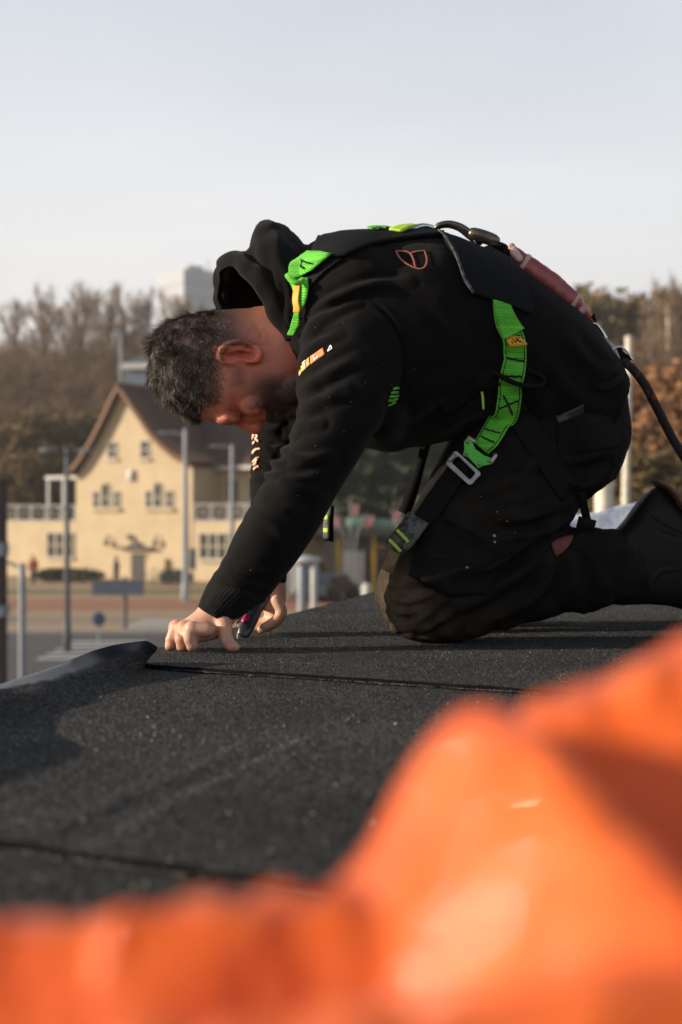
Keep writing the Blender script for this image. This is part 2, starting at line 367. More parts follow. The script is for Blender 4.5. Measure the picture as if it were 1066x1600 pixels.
obj('membrane_sheet', sheet('membrane_sheet', S0, lambda q: S2(q)+EV*.02, -.0160, 50, qb), None, roof, auto=50)
def bead(Sf, q0, q1, z, nm, side, fat=1.0):
    q = np.linspace(q0, q1, int((q1-q0)/.004)); xy = Sf(q)+EV*(side+.003*fbm(np.column_stack([q*60,q*0+z,q*0+side]),3)[:,None])
    r = .0026+.0017*fbm(np.column_stack([q*21,q*0+5,q*0+side*100]),2)+.0016*fbm(np.column_stack([q*170,q*0+1,q*0]),3); r = fat*np.clip(r, .0010, .0065)
    pts = np.column_stack([xy, np.full(len(q), z)])
    return obj(nm, tube(pts, r, n=7, sub=1, flat=.7), M_bead, roof)
bead(S1, .085, 2.6, -.0062, 'bitumen_bead', -.002, .62)
bead(S2, .02, 2.6, -.0142, 'bitumen_bead', -.002, .55)
# deck and outer walls of the low building that carries the roof
c0 = E0-EV*4.2+EN*.006; c1 = E0+EV*3.6+EN*.006; c2 = c1+EN*3.6; c3 = c0+EN*3.6
def prism(poly, z0, z1):
    n = len(poly); V = [(x,y,z0) for x,y in poly]+[(x,y,z1) for x,y in poly]
    return V, [tuple(range(n-1,-1,-1)), tuple(range(n,2*n))]+[(i,(i+1)%n,n+(i+1)%n,n+i) for i in range(n)]
obj('roof_deck', prism([c0,c1,c2,c3], -.16, -.0250), M_bit, roof, smooth=False)
ins = [c0+EN*.03+EV*.03, c1+EN*.03-EV*.03, c2-EN*.03-EV*.03, c3-EN*.03+EV*.03]
obj('roof_wall', prism(ins, GZ-.3, -.16), M_wallb, roof, smooth=False)
# mineral granules standing proud of the felt: real grains on every sheet, too many to count
M_grain = bpy.data.materials.new('slate_granules'); M_grain.use_nodes = True; gt_ = M_grain.node_tree; gb_ = gt_.nodes['Principled BSDF']
ga_ = gt_.nodes.new('ShaderNodeAttribute'); ga_.attribute_name = 'tone'; gr_ = gt_.nodes.new('ShaderNodeValToRGB'); ge_ = gr_.color_ramp.elements
ge_[0].color = (.010,.010,.011,1); ge_[1].color = (.42,.40,.36,1); x = ge_.new(.5); x.color = (.036,.0345,.033,1); x = ge_.new(.8); x.color = (.11,.106,.10,1)
gt_.links.new(ga_.outputs['Fac'], gr_.inputs['Fac']); gt_.links.new(gr_.outputs['Color'], gb_.inputs['Base Color']); gb_.inputs['Roughness'].default_value = .65; gb_.inputs['Specular IOR Level'].default_value = .4
def granules(count, seed):
    rg = np.random.default_rng(seed); PP = []; NN = []; AA = []
    for o in roof.children:
        if not o.name.startswith('membrane_sheet'): continue
        me = o.data; V, N = getv(me); sl = np.empty(len(me.vertices), np.float32); me.attributes['selvedge'].data.foreach_get('value', sl)
        h = len(V)//2; q = np.array([p.vertices[:] for p in me.polygons if p.material_index == 0 and p.vertices[0] < h and len(p.vertices) == 4])
        c = V[q].mean(1); ok = (sl[q].max(1) < .4)&(c[:,1] > .55)&(c[:,1] < 4.6)&(c[:,0] > -.75)&(c[:,0] < .30*c[:,1]+.25); q = q[ok]
        t = np.vstack([q[:,:3], q[:,[0,2,3]]]); nn = np.cross(V[t[:,1]]-V[t[:,0]], V[t[:,2]]-V[t[:,0]]); a = np.linalg.norm(nn, axis=1)/2; PP.append(V[t]); nn = unit(nn); nn[nn[:,2]<-.2] *= -1; NN.append(nn); AA.append(a/np.maximum(V[t].mean(1)[:,1],.9)**.6)
    T = np.vstack(PP); nn = np.vstack(NN); a = np.concatenate(AA); ix = rg.choice(len(T), count, p=a/a.sum())
    r1 = np.sqrt(rg.random(count)); r2 = rg.random(count); w_ = np.stack([1-r1, r1*(1-r2), r1*r2], 1)[:,:,None]; p = (T[ix]*w_).sum(1); n = nn[ix]
    tone = np.clip(rg.beta(1.2,2.4,count)*.95+.12*vnoise(p*6), 0, 1)
    for kk,(a_,b_) in enumerate(CREASE[:2]):
        dd = seg_d(p[:,:2], a_, b_); m = (dd < .0045)&(rg.random(count) < .34*(.55+.6*vnoise(p*14))); tone[m] = np.maximum(tone[m], rg.uniform(.72,.98,m.sum()))
    s = (.0008+.0009*rg.random(count))[:,None]; t1 = unit(np.cross(n, rg.normal(size=(count,3)))); t2 = np.cross(n, t1)
    V4 = np.stack([p+t1*s*1.1-n*.0003, p+(-.5*t1+.9*t2)*s-n*.0003, p+(-.6*t1-.8*t2)*s-n*.0003, p+n*s*1.25+.3*s*t1*rg.normal(size=(count,1))], 1).reshape(-1,3)
    b = np.arange(count)[:,None]*4; F3 = np.concatenate([b+[0,1,3], b+[1,2,3], b+[2,0,3]])
    me = bpy.data.meshes.new('granules'); me.vertices.add(len(V4)); me.vertices.foreach_set('co', V4.astype(np.float32).ravel()); nf = len(F3); me.loops.add(nf*3); me.loops.foreach_set('vertex_index', F3.astype(np.int32).ravel())
    me.polygons.add(nf); me.polygons.foreach_set('loop_start', np.arange(0,nf*3,3,dtype=np.int32)); me.polygons.foreach_set('loop_total', np.full(nf,3,np.int32)); me.update(calc_edges=True); me.materials.append(M_grain)
    attr(me, 'tone', np.repeat(tone, 4)); o = obj('granules', me, None, roof, fix=False); tag(o, kind='stuff')
granules(250000, 21)
# loose grit and crumbs lying on the sheets
gb = MB(); M_grit = mat('pale_grit', (.34,.31,.27), (.5,.47,.42), rough=.8, scale=90)
for k in range(46):
    px = RNG.uniform(20,1000); py = RNG.uniform(1060,1400); d = CAMH*F/(py-800); p = P(px,py,d)
    if (p[:2]-E0)@EN < .17: continue
    r = RNG.uniform(.0005,.0012)*(1.7 if RNG.random()<.1 else 1)
    V, Fc = ball((p[0],p[1],r*.3-.0045), (r*RNG.uniform(.7,1.5),r,r*.7), 3); gb.add((V,Fc))
tag(obj('grit', gb.vf(), M_grit), kind='stuff')

# silver foil faced insulation lying at the back of the roof
M_foil = mat('aluminium_foil', (.62,.64,.68), (.78,.79,.82), rough=.32, scale=18, bump=.9, bscale=38, metal=.85, rvar=.12, bdist=.01)
def foil_roll(x0,x1,y0,y1,zt0,zt1,seed):
    nu, nv = 90, 40; u = np.linspace(0,1,nu); a = np.linspace(-.1*np.pi, 1.1*np.pi, nv)
    X = x0+(x1-x0)*u; yc = y0+(y1-y0)*u; hz = (zt0+(zt1-zt0)*u)
    Pt = np.zeros((nu,nv,3)); Pt[...,0] = X[:,None]; ca = np.sign(np.cos(a))*np.abs(np.cos(a))**.6; sa = np.sign(np.sin(a))*np.abs(np.sin(a))**.6
    Pt[...,1] = yc[:,None]-.30*ca[None]; Pt[...,2] = np.maximum(.008, hz[:,None]*sa[None])
    f = Pt.reshape(-1,3); k = .014*fbm(f*9+seed,4)+.008*np.abs(fbm(f*22+seed,3)); Pt = (f+k[:,None]*np.array([.3,-.6,1.0])).reshape(nu,nv,3); Pt[...,2] = np.maximum(Pt[...,2], .007)
    N = gnormals(Pt); N = N if N[nu//2,nv//2,2] > 0 else -N
    return slab(Pt, N, .004)
fr = obj('foil_insulation', foil_roll(.60, 1.75, 4.35, 4.05, .205, .345, 3.0), M_foil)
tag(fr, 'crumpled silver foil insulation lying on the roof behind the boot', 'insulation')
# ------------------------------------------------------------------ the kneeling roofer: body, clothes, hair
M_skin = mat('skin', (.60,.34,.235), (.53,.265,.175), rough=.48, scale=38, bump=.25, bscale=420, spec=.45, sss=.12, detail=6)
M_hood = mat('black_sweatshirt', (.0050,.0046,.0047), (.0070,.0063,.0062), rough=.92, scale=30, bump=.35, bscale=900, spec=.07, sheen=.05, bdist=.0008)
M_trou = mat('black_workwear', (.0085,.0078,.0072), (.0135,.0120,.0105), rough=.85, scale=22, bump=.3, bscale=700, spec=.05, bdist=.0008)
M_rib = mat('ribbed_knit', (.0065,.0062,.0065), (.009,.0085,.0085), rough=.95, scale=40, bump=.4, bscale=500, spec=.12, sheen=.05)
M_boot = mat('boot_leather', (.0048,.0047,.0048), (.0080,.0074,.0072), rough=.6, scale=25, bump=.35, bscale=260, spec=.2, rvar=.12)
M_sole = mat('boot_sole_rubber', (.16,.055,.035), (.10,.035,.025), rough=.7, scale=30, bump=.3, bscale=140)
mix_attr(M_trou, 'dust', (.13,.095,.063), .85, noise=42)

HX = 2.52
head_st = [(238,545,240,592,HX,.030),(246,524,250,614,HX,.052),(262,508,268,634,HX,.066),(285,497,288,650,HX,.0745),(315,490,314,657,HX,.079),
 (340,486,338,661,HX,.080),(358,484,356,664,HX,.079),(374,483,373,656,HX,.075),(392,482,392,651,HX,.0715),(412,481,412,649,HX,.068),
 (436,480,438,648,HX,.064),(460,480,464,640,HX,.058),(486,484,488,625,HX,.046),(500,500,500,605,HX,.030)]
neck_st = [(395,480,432,612,HX+.01,.058),(428,476,462,612,HX+.015,.060),(462,468,496,612,HX+.025,.064),(500,450,530,620,HX+.045,.085),(540,430,560,640,2.58,.12)]
torso_st = [(448,428,476,590,2.60,.10),(484,386,505,652,2.60,.165),(535,371,556,692,2.60,.205),(604,369,612,706,2.60,.212),(682,374,668,695,2.60,.204),
 (760,399,735,692,2.62,.196),(830,437,800,702,2.64,.192),(900,488,850,716,2.66,.190),(948,546,886,722,2.67,.188),(969,590,926,706,2.67,.180)]
def shrink(st, k, kh=None):
    o = []
    for r in st:
        m = ((r[0]+r[2])/2, (r[1]+r[3])/2)
        o.append((m[0]+(r[0]-m[0])*k, m[1]+(r[1]-m[1])*k, m[0]+(r[2]-m[0])*k, m[1]+(r[3]-m[1])*k, r[4], r[5]*(kh or k)))
    return o
near_arm = [(530,440,650,490,2.53,.10),(482,500,648,545,2.455,.088),(465,588,628,602,2.415,.080),(462,640,602,652,2.40,.076),(447,688,573,697,2.39,.070),
 (430,717,546,742,2.385,.066),(400,774,515,797,2.38,.062),(371,828,482,850,2.375,.057),(346,878,448,900,2.37,.052),(327,906,421,936,2.37,.049)]
far_arm = [(450,500,580,560,2.80,.09),(408,632,520,640,2.80,.075),(394,682,500,715,2.79,.068),(391,735,490,770,2.76,.062),(390,790,470,815,2.73,.055),(396,850,452,870,2.69,.046),(402,886,448,902,2.67,.042)]
near_leg1 = [(800,590,965,745,2.60,.105),(738,650,905,795,2.57,.108),(692,715,870,845,2.54,.104),(652,787,812,892,2.52,.098),(614,858,742,952,2.50,.088),(594,908,692,996,2.50,.074)]
near_leg2 = [(590,912,608,972,2.50,.046),(604,892,630,998,2.50,.068),(655,872,668,1003,2.50,.076),(725,850,720,1001,2.505,.078),(800,836,790,984,2.52,.072),(880,824,880,962,2.55,.066),(950,824,955,950,2.57,.060),(1000,840,1008,944,2.58,.052)]
far_leg1 = [(800,610,940,740,2.78,.10),(712,678,850,830,2.82,.100),(680,740,800,890,2.84,.095),(664,830,740,940,2.86,.085),(662,880,710,968,2.87,.07)]
far_leg2 = [(655,900,664,962,2.87,.05),(690,868,692,976,2.88,.07),(770,860,768,972,2.89,.07),(900,850,900,944,2.91,.06),(980,850,985,936,2.92,.05)]
hip_st = [(925,538,815,690,2.66,.172),(966,590,828,740,2.67,.180),(977,640,836,785,2.67,.182),(976,692,850,806,2.67,.176),(950,744,872,802,2.67,.15)]

# ---- body: one continuous skin surface (head, neck, trunk, arms, hands, legs)
def fing(pts, rad): return tube(np.array([P(*p) for p in pts]), rad, n=10, sub=4)
def build_body():
    b = MB()
    b.add(loft(head_st, 36, 6)); b.add(loft(neck_st, 28, 5))
    for s in (-1,1):
        y = HX+s*.030
        b.add(ball(P(356,655,y), (.024,.022,.011), 8))          # brow ridge
        b.add(ball(P(378,638,HX+s*.033), (.0135,.012,.0110), 8)) # closed eyelid
        b.add(ball(P(394,632,HX+s*.043), (.026,.017,.020), 8))   # cheekbone
        b.add(ball(P(404,651,HX+s*.011), (.009,.009,.010), 8))   # nostril wing
        b.add(ball(P(456,602,HX+s*.043), (.034,.016,.030), 8))   # jaw
    b.add(tube([P(362,655,HX),P(376,661,HX),P(390,666,HX),P(400,668,HX)], [.0085,.009,.0115,.0135], n=12))
    b.add(ball(P(401,664,HX), (.0125,.0125,.0125), 8)); b.add(ball(P(396,650,HX), (.026,.026,.016), 10)); b.add(ball(P(412,645,HX), (.024,.034,.016), 10))
    b.add(tube([P(424,650,HX-.022),P(422,657,HX),P(424,650,HX+.022)], [.004,.0065,.004], n=8))
    b.add(tube([P(434,648,HX-.020),P(434,656,HX),P(434,648,HX+.020)], [.004,.007,.004], n=8))
    b.add(ball(P(466,638,HX), (.026,.026,.017), 8))              # chin
    for s in (-1,1):                                             # ears
        y0 = HX+s*.073
        e = lambda px,py,o: P(px,py,y0+s*o)
        b.add(ball(e(374,552,.004), (.028,.006,.0145), 8))
        b.add(tube([e(366,566,.002),e(352,566,.008),e(344,555,.013),e(349,542,.017),e(366,535,.019),e(386,536,.016),e(399,542,.012),e(405,551,.010),e(402,561,.007),e(393,564,.004)],
                   [.0045,.0055,.006,.0062,.006,.0056,.006,.0082,.0082,.005], n=10))
        b.add(tube([e(392,552,.006),e(378,547,.013),e(364,547,.015),e(357,553,.012)], [.003,.0042,.0042,.003], n=8)); b.add(ball(e(388,564,.004),(.006,.006,.005),7))
    for st, k in ((torso_st,.80),(near_arm,.72),(far_arm,.72),(near_leg1,.78),(near_leg2,.74),(far_leg1,.78),(far_leg2,.74),(hip_st,.8)):
        b.add(loft(shrink(st, k), 24, 4))
    # near (left) hand: palm, four bent fingers pressing on the sheet, thumb
    b.add(loft([(338,890,414,915,2.37,.030),(322,925,385,952,2.37,.030),(309,950,366,974,2.365,.030),(296,962,350,992,2.36,.035),(283,972,332,1000,2.355,.041),(275,984,312,1004,2.352,.040)], 24, 5))
    for (k, d, tx, ty, kx) in ((0,2.318,300,1011,306),(1,2.338,284,1011,294),(2,2.358,266,1010,283),(3,2.382,274,1007,281)):
        b.add(fing([(kx+20,984,d),(kx-5,984-k*1.5,d),((kx+tx)/2-6,999,d),(tx+1,ty-2,d),(tx-2,ty,d)], [.0118,.0120,.0100,.0094,.0080]))
        b.add(ball(P(kx-6,982-k,d), .0132, 7)); b.add(ball(P((kx+tx)/2-6,999,d), .0112, 7))
    b.add(fing([(338,966,2.352),(350,976,2.338),(353,994,2.330),(360,1008,2.326),(368,1011,2.325)], [.016,.0145,.0118,.0105,.0085]))
    # far (right) hand holding the knife
    b.add(loft([(404,880,448,894,2.67,.028),(404,905,447,908,2.665,.030),(399,928,447,938,2.66,.034),(396,946,440,962,2.655,.034)], 20, 5))
    for (k, d, pts) in ((0,2.615,[(432,938),(440,956),(428,972),(412,980)]),(1,2.637,[(430,944),(438,962),(424,977),(408,983)]),(2,2.66,[(425,948),(430,966),(415,978),(402,979)]),(3,2.682,[(420,948),(422,966),(408,974),(396,974)])):
        b.add(fing([(x,y,d) for x,y in pts], [.0115,.0115,.0102,.0085]))
    b.add(fing([(404,925,2.64),(392,944,2.62),(380,956,2.612),(371,968,2.612)], [.015,.013,.0112,.009]))
    return remesh(b.vf(), .0030, 5, .5)
body = build_body()
V, N = getv(body)
px = proj(V)
isH = (px[:,0] < 520)&(px[:,1] < 690)&(px[:,1] > 440)
V2 = V.copy()
# forehead creases, eye corners, knuckle and nail relief
def groove(px, V, N, a, b_, wpx, amp, mask):
    a = np.array(a,float); b2 = np.array(b_,float); dd = seg_d(px, a, b2); return -amp*np.exp(-(dd/wpx)**2)*mask
msk = isH&(N[:,1] < .45)
off = np.zeros(len(V)); hx0, hy0 = px[:,0], px[:,1]
for a,b2 in (((318,640),(326,655)),((328,636),(336,656)),((338,634),(345,652)),((366,626),(371,642)),((371,642),(384,652)),((362,640),(372,650)),((384,622),(398,640)),((404,630),(414,648)),((352,560),(386,556))):
    off += groove(px, V, N, a, b2, 2.6, .0016, msk)
off += groove(px, V, N, (372,556), (388,556), 4, .005, isH&(V[:,1] < HX-.06))
off -= .0075*np.exp(-(((hx0-377)/15)**2+((hy0-557)/6.5)**2))*msk*(V[:,1]<HX-.06); off += .00018*fbm(V*160,3)*isH
V2 = V+N*off[:,None]; setv(body, V2); V = V2
# stubble shadow is pigment on the skin: beard, fade and scalp, with socket shade painted at the eyes
def ss(a, b, x): t = np.clip((x-a)/(b-a), 0, 1); return t*t*(3-2*t)
hx, hy = px[:,0], px[:,1]
scalp = isH*(1-ss(318,332+.0*hy,hx))*1.0
fade = isH*(1-ss(352,455,hx))*(1-ss(560,615,hy))
front = ss(.0,1.0,(hx-(300+(660-hy)*.42))/14)       # hairline over the forehead
scal = np.clip(np.maximum(scalp*(1-front*(hy>610)), fade*.95*(hy<540)+isH*(1-ss(322,356,hx))*.8*(hy<630)), 0, 1)
beard = isH*ss(366,424,hx)*ss(566,606,hy)*(1-.0*hy)+isH*ss(352,372,hx)*(1-ss(372,392,hx))*ss(566,575,hy)*(1-ss(596,612,hy))*.5
nose = (hx<416)&(hy>640)
beard = np.clip(beard*(~nose), 0, 1)+.55*isH*np.exp(-(((hx-372)/7)**2+((hy-647)/7)**2))*(np.abs(np.abs(V[:,1]-HX)-.034)<.02)  # last term is no beard: lashes and eye socket shade painted as pigment
attr(body, 'stubble_eye_shade', np.clip(scal*1.0+beard*1.0, 0, 1))
attr(body, 'ruddy', isH*np.clip(.62+np.exp(-(((hx-395)/40)**2+((hy-655)/30)**2))+.9*np.exp(-(((hx-374)/40)**2+((hy-550)/22)**2))+.7*ss(430,470,hx),0,1))
mix_attr(M_skin, 'ruddy', (.58,.125,.072), .82)
grime = (1-isH)*(np.clip((.055-V[:,2])/.05,0,1)*.8+.25)*(.5+.5*np.clip(fbm(V*120,3)+.2,0,1)); attr(body, 'grime', np.clip(grime,0,1)); mix_attr(M_skin, 'grime', (.16,.085,.055), .75, noise=150)
mix_attr(M_skin, 'stubble_eye_shade', (.030,.023,.020), .93, noise=None)
body.materials.clear(); body.materials.append(M_skin); body.polygons.foreach_set('use_smooth', [True]*len(body.polygons))
person = bpy.data.objects.new('person', body); COL.objects.link(person)
tag(person, 'kneeling bearded roofer in black hoodie and work trousers bent over the sheet seam', 'person')

# ---- cloth folds
def folds(me, lst, noise=(), maxn=.75, vw=None):
    V, N = getv(me); px = proj(V); off = np.zeros(len(V)); face = np.clip((maxn-N[:,1])/.4, 0, 1)
    for pl, wpx, amp in lst:
        dd = np.full(len(V), 1e9)
        pl = cat(np.array(pl, float), len(pl)*5)
        for a,b in zip(pl[:-1], pl[1:]):
            ab = b-a; t = np.clip(((px-a)@ab)/(ab@ab), 0, 1); q = px-a-t[:,None]*ab; dd = np.minimum(dd, np.hypot(q[:,0],q[:,1]))
        L = np.cumsum(np.r_[0, np.linalg.norm(np.diff(pl,axis=0),axis=1)])
        e0 = np.hypot(*(px-pl[0]).T); e1 = np.hypot(*(px-pl[-1]).T); tap = np.clip(np.minimum(e0,e1)/(L[-1]*.3), .15, 1)
        off += face*amp*tap*(np.exp(-(dd/wpx)**2)-.55*np.exp(-((dd-1.9*wpx)/(wpx*.8))**2))
    for sc, amp, o in noise: off += amp*fbm(V*np.asarray(sc), o)
    setv(me, V+N*off[:,None])
def finish(name, me, m, parent):
    me.materials.clear(); me.materials.append(m); me.polygons.foreach_set('use_smooth', [True]*len(me.polygons)); me.name = name
    o = bpy.data.objects.new(name, me); COL.objects.link(o); o.parent = parent; return o
# hoodie
h = MB(); h.add(loft(torso_st, 44, 6, 2.3)); h.add(loft(near_arm, 32, 6, 2.15)); h.add(loft(far_arm, 28, 6))
h.add(ball(P(560,480,2.46), (.10,.07,.11), 12)); h.add(ball(P(600,655,2.55), (.055,.16,.052), 12))
h.add(tube([P(474,400,2.60),P(468,440,2.49),P(470,520,2.47),P(480,590,2.53)], [.022,.03,.03,.03], n=14))
h.add(tube([P(474,400,2.60),P(468,440,2.69),P(470,520,2.71),P(480,590,2.66)], [.022,.03,.03,.03], n=14))
hood_me = remesh(h.vf(), .0045, 10, .5)
HF = [([(475,505),(520,468),(580,446),(640,440)],7,.007),([(470,540),(500,500),(560,470)],6,.006),([(468,570),(490,540),(530,520)],6,.005),
 ([(560,452),(610,500),(632,560),(620,620),(600,650)],3.0,-.005),
 ([(466,618),(500,590),(560,560)],8,.006),([(463,650),(490,630),(540,612)],9,.006),([(452,676),(470,664),(500,660)],7,.006),
 ([(440,700),(470,716),(520,712)],7,.0075),([(436,716),(450,735),(500,735)],6,-.006),([(420,738),(450,760),(505,770)],7,.005),
 ([(402,772),(420,790),(470,800)],7,.004),([(385,800),(420,815),(455,845)],8,.003),([(350,880),(380,888),(430,902)],7,.005),([(338,893),(372,906),(420,922)],5,.005),
 ([(500,470),(470,560),(480,640)],14,.004),([(640,640),(700,600),(760,590)],14,.006),([(660,690),(740,640),(800,640)],12,.007),([(830,690),(860,630),(900,600)],12,.006),
 ([(850,560),(890,610),(940,640)],10,.006),([(880,520),(920,570),(955,590)],9,.004),([(650,440),(700,480),(720,560)],16,.004),([(760,560),(820,600),(860,660)],12,.006),
 ([(396,690),(420,700),(445,700)],4,.006),([(393,716),(420,724),(440,720)],4,.006),([(394,735),(410,742),(430,742)],4,.005),([(391,660),(420,672),(440,668)],5,.005)]
folds(hood_me, HF, noise=(((12,12,12),.0024,2),((34,34,26),.0006,3)))
hoodie = finish('hoodie', hood_me, M_hood, person)
# hem and ribbed cuffs
def ribbed(name, st, nrib, amp, m, parent, n=140, seg=8):
    V, Fc = loft(st, n, seg, 2.1); k = (len(V)-2)//n; th = np.tile(np.linspace(0,2*np.pi,n,endpoint=False), k)
    C = V[:-2].reshape(k,n,3).mean(1).repeat(n,0); d = unit(V[:-2]-C); V[:-2] += d*(amp*np.cos(th*nrib))[:,None]
    V[:-2] += d*(.0025*fbm(V[:-2]*30,3))[:,None]
    return obj(name, (V, Fc[:-2*n]), m, parent)
def solid(o, t=.003):
    return o
ribbed('cuff', [(340,893,416,920,2.37,.040),(331,905,416,938,2.37,.0455),(326,914,403,946,2.37,.0435),(319,928,384,960,2.37,.0415),(312,942,367,971,2.367,.0385),(310,947,362,975,2.366,.036),(316,942,364,968,2.366,.034)], 46, .0007, M_rib, person)
ribbed('cuff', [(400,880,450,896,2.67,.042),(403,894,449,904,2.668,.039),(405,905,448,910,2.667,.037),(408,904,446,908,2.667,.034)], 35, .0008, M_rib, person)
# hood lying bunched on the neck
cols_ = {  # u -> list of (px,py,d) from the rim to the collar seam
 0.00: [(452,548,2.475),(450,536,2.462),(452,530,2.455),(458,532,2.452),(462,536,2.452),(465,540,2.452),(468,545,2.453),(471,550,2.455),(474,556,2.458),(477,562,2.462)],
 0.22: [(404,462,2.462),(401,450,2.455),(408,439,2.450),(418,437,2.450),(427,441,2.453),(434,436,2.448),(444,429,2.446),(456,430,2.448),(467,440,2.455),(478,452,2.465)],
 0.40: [(366,416,2.512),(363,407,2.507),(368,400,2.504),(380,398,2.506),(391,400,2.510),(399,386,2.503),(412,369,2.500),(436,368,2.505),(458,383,2.515),(480,398,2.525)],
 0.52: [(344,426,2.595),(338,416,2.592),(340,405,2.588),(354,398,2.59),(376,397,2.59),(391,388,2.585),(404,354,2.58),(430,347,2.58),(452,362,2.585),(482,388,2.59)],
 0.66: [(343,458,2.67),(336,440,2.678),(339,421,2.682),(356,411,2.685),(376,407,2.685),(394,396,2.688),(412,374,2.69),(436,371,2.688),(458,386,2.68),(480,400,2.67)],
 0.82: [(362,520,2.70),(350,492,2.715),(350,470,2.725),(366,456,2.728),(388,450,2.725),(404,438,2.722),(424,430,2.725),(448,432,2.722),(466,444,2.715),(478,456,2.71)],
 1.00: [(452,556,2.69),(450,546,2.70),(452,540,2.706),(458,542,2.708),(462,546,2.708),(465,550,2.708),(468,554,2.706),(471,560,2.704),(474,566,2.70),(477,572,2.695)]}
us = sorted(cols_); A = np.array([[P(*q) for q in cols_[u]] for u in us])         # (7,10,3)
A = np.stack([cat(A[i], 46) for i in range(len(us))]); A = np.stack([cat(A[:,j], 64) for j in range(46)], 1)
Nn = gnormals(A); f = A.reshape(-1,3)
f = f+Nn.reshape(-1,3)*(.004*fbm(f*np.array([26,16,26]),3)+.0016*np.sin(f[:,0]*150+5*vnoise(f*18))-.0055*np.abs(vnoise(f*np.array([34,13,30])+3))+.002)[:,None]; A = f.reshape(A.shape)
Nn = gnormals(A); sg_ = np.sign(((A-A.reshape(-1,3).mean(0))*Nn).sum(-1).mean()); A = A-Nn*sg_*.012
vf = slab(A+Nn*.0035, Nn, .007); hd = obj('hood', vf, M_hood, person)
obj('hood_hem', tube(A[::3,0]+np.array([0,0,0.0]), .0085, n=10, sub=2, flat=.8), M_hood, person)
obj('hood_lining', slab((A*.985+np.array([P(430,470,2.585)])*.015)-Nn*.012, Nn, .003), M_hood, person)

# trousers
tb = MB()
for st in (hip_st, near_leg1, near_leg2, far_leg1, far_leg2): tb.add(loft(st, 36, 6, 2.2))
tb.add(ball(P(640,925,2.50), (.060,.070,.066), 12)); tb.add(ball(P(905,690,2.62), (.085,.15,.10), 12))
tb.add(ball(P(640,958,2.50),(.048,.066,.048),12))
trou_me = remesh(tb.vf(), .0045, 9, .5)
TF = [([(600,890),(650,905),(720,890),(770,850)],9,.006),([(600,960),(650,985),(700,960)],6,.008),([(615,985),(660,968),(690,940)],6,.007),([(596,940),(640,950),(690,930)],5,-.006),
 ([(700,905),(770,900),(850,850)],8,-.012),([(690,960),(760,930),(840,880)],9,.007),([(740,985),(800,950),(870,900)],8,.006),([(790,975),(840,930),(870,860)],9,.008),
 ([(880,850),(895,890),(890,940)],9,.009),([(910,850),(925,900),(920,945)],7,-.008),([(935,840),(950,880),(945,940)],8,.007),
 ([(760,800),(810,810),(870,790)],9,.007),([(780,830),(840,820),(880,800)],7,-.008),([(740,770),(800,750),(860,700)],10,.006),([(700,790),(750,840),(790,850)],8,.005),
 ([(850,700),(900,720),(960,700)],8,.005),([(860,740),(910,760),(945,740)],7,.006),([(840,650),(900,660),(970,650)],7,.004),([(640,850),(690,870),(740,860)],8,.005),
 ([(655,800),(700,812),(742,838),(800,862)],4,.004)]
folds(trou_me, [(a_,b_,c_*1.25) for a_,b_,c_ in TF], noise=(((16,16,16),.0030,3),((40,40,40),.0014,3)))
V, N = getv(trou_me); q = proj(V)
du = np.exp(-(((q[:,0]-628)/48)**2+((q[:,1]-930)/52)**2))*(V[:,1]<2.7)*1.1+.35*np.exp(-(((q[:,0]-700)/90)**2+((q[:,1]-985)/22)**2))+.05*np.exp(-(((q[:,0]-780)/60)**2+((q[:,1]-800)/50)**2))
attr(trou_me, 'dust', np.clip(du, 0, 1)); trousers = finish('trousers', trou_me, M_trou, person)
TT = bvh(trou_me); HT = bvh(hood_me); BT = bvh(hood_me, trou_me)
def lay(name, path, wd, tree=None, off=.002, th=.0015, m=None, parent=None, **k):
    G, Nn, t_, fr_ = ribbon(tree or BT, path, wd, off, th, **k); o = obj(name, slab(G, Nn, th), m, parent); s_ = np.r_[0, np.cumsum(np.linalg.norm(np.diff(fr_[0],axis=0),axis=1))]; attr(o.data, 'along', np.tile(np.repeat(s_, G.shape[1]), 2)); return o, fr_
M_patch = mat('reinforced_nylon', (.0058,.0056,.0056), (.0088,.0084,.0082), rough=.8, scale=60, bump=.5, bscale=1100, spec=.10)
def patch(name, A_, B_, m, parent, tree=None, off=.002, th=.002, nu=24, nv=12, d=2.6, sm=3):
    a = cat(A_, nu); b = cat(B_, nu); G = np.zeros((nu,nv,3)); Nn = np.zeros_like(G)
    for i in range(nu):
        for j in range(nv):
            t = j/(nv-1); g = a[i]*(1-t)+b[i]*t; G[i,j], Nn[i,j] = surf(tree or BT, g[0], g[1], d)
    for _ in range(sm):
        for X in (G, Nn):
            Y = X.copy(); X[1:-1,1:-1] = (Y[1:-1,1:-1]*2+Y[:-2,1:-1]+Y[2:,1:-1]+Y[1:-1,:-2]+Y[1:-1,2:])/6
    Nn = unit(Nn); o = obj(name, slab(G+Nn*(off+th), Nn, th), m, parent); s_ = np.r_[0, np.cumsum(np.linalg.norm(np.diff(G[:,nv//2],axis=0),axis=1))]; attr(o.data, 'along', np.tile(np.repeat(s_, nv), 2)); return o, G+Nn*(off+th)
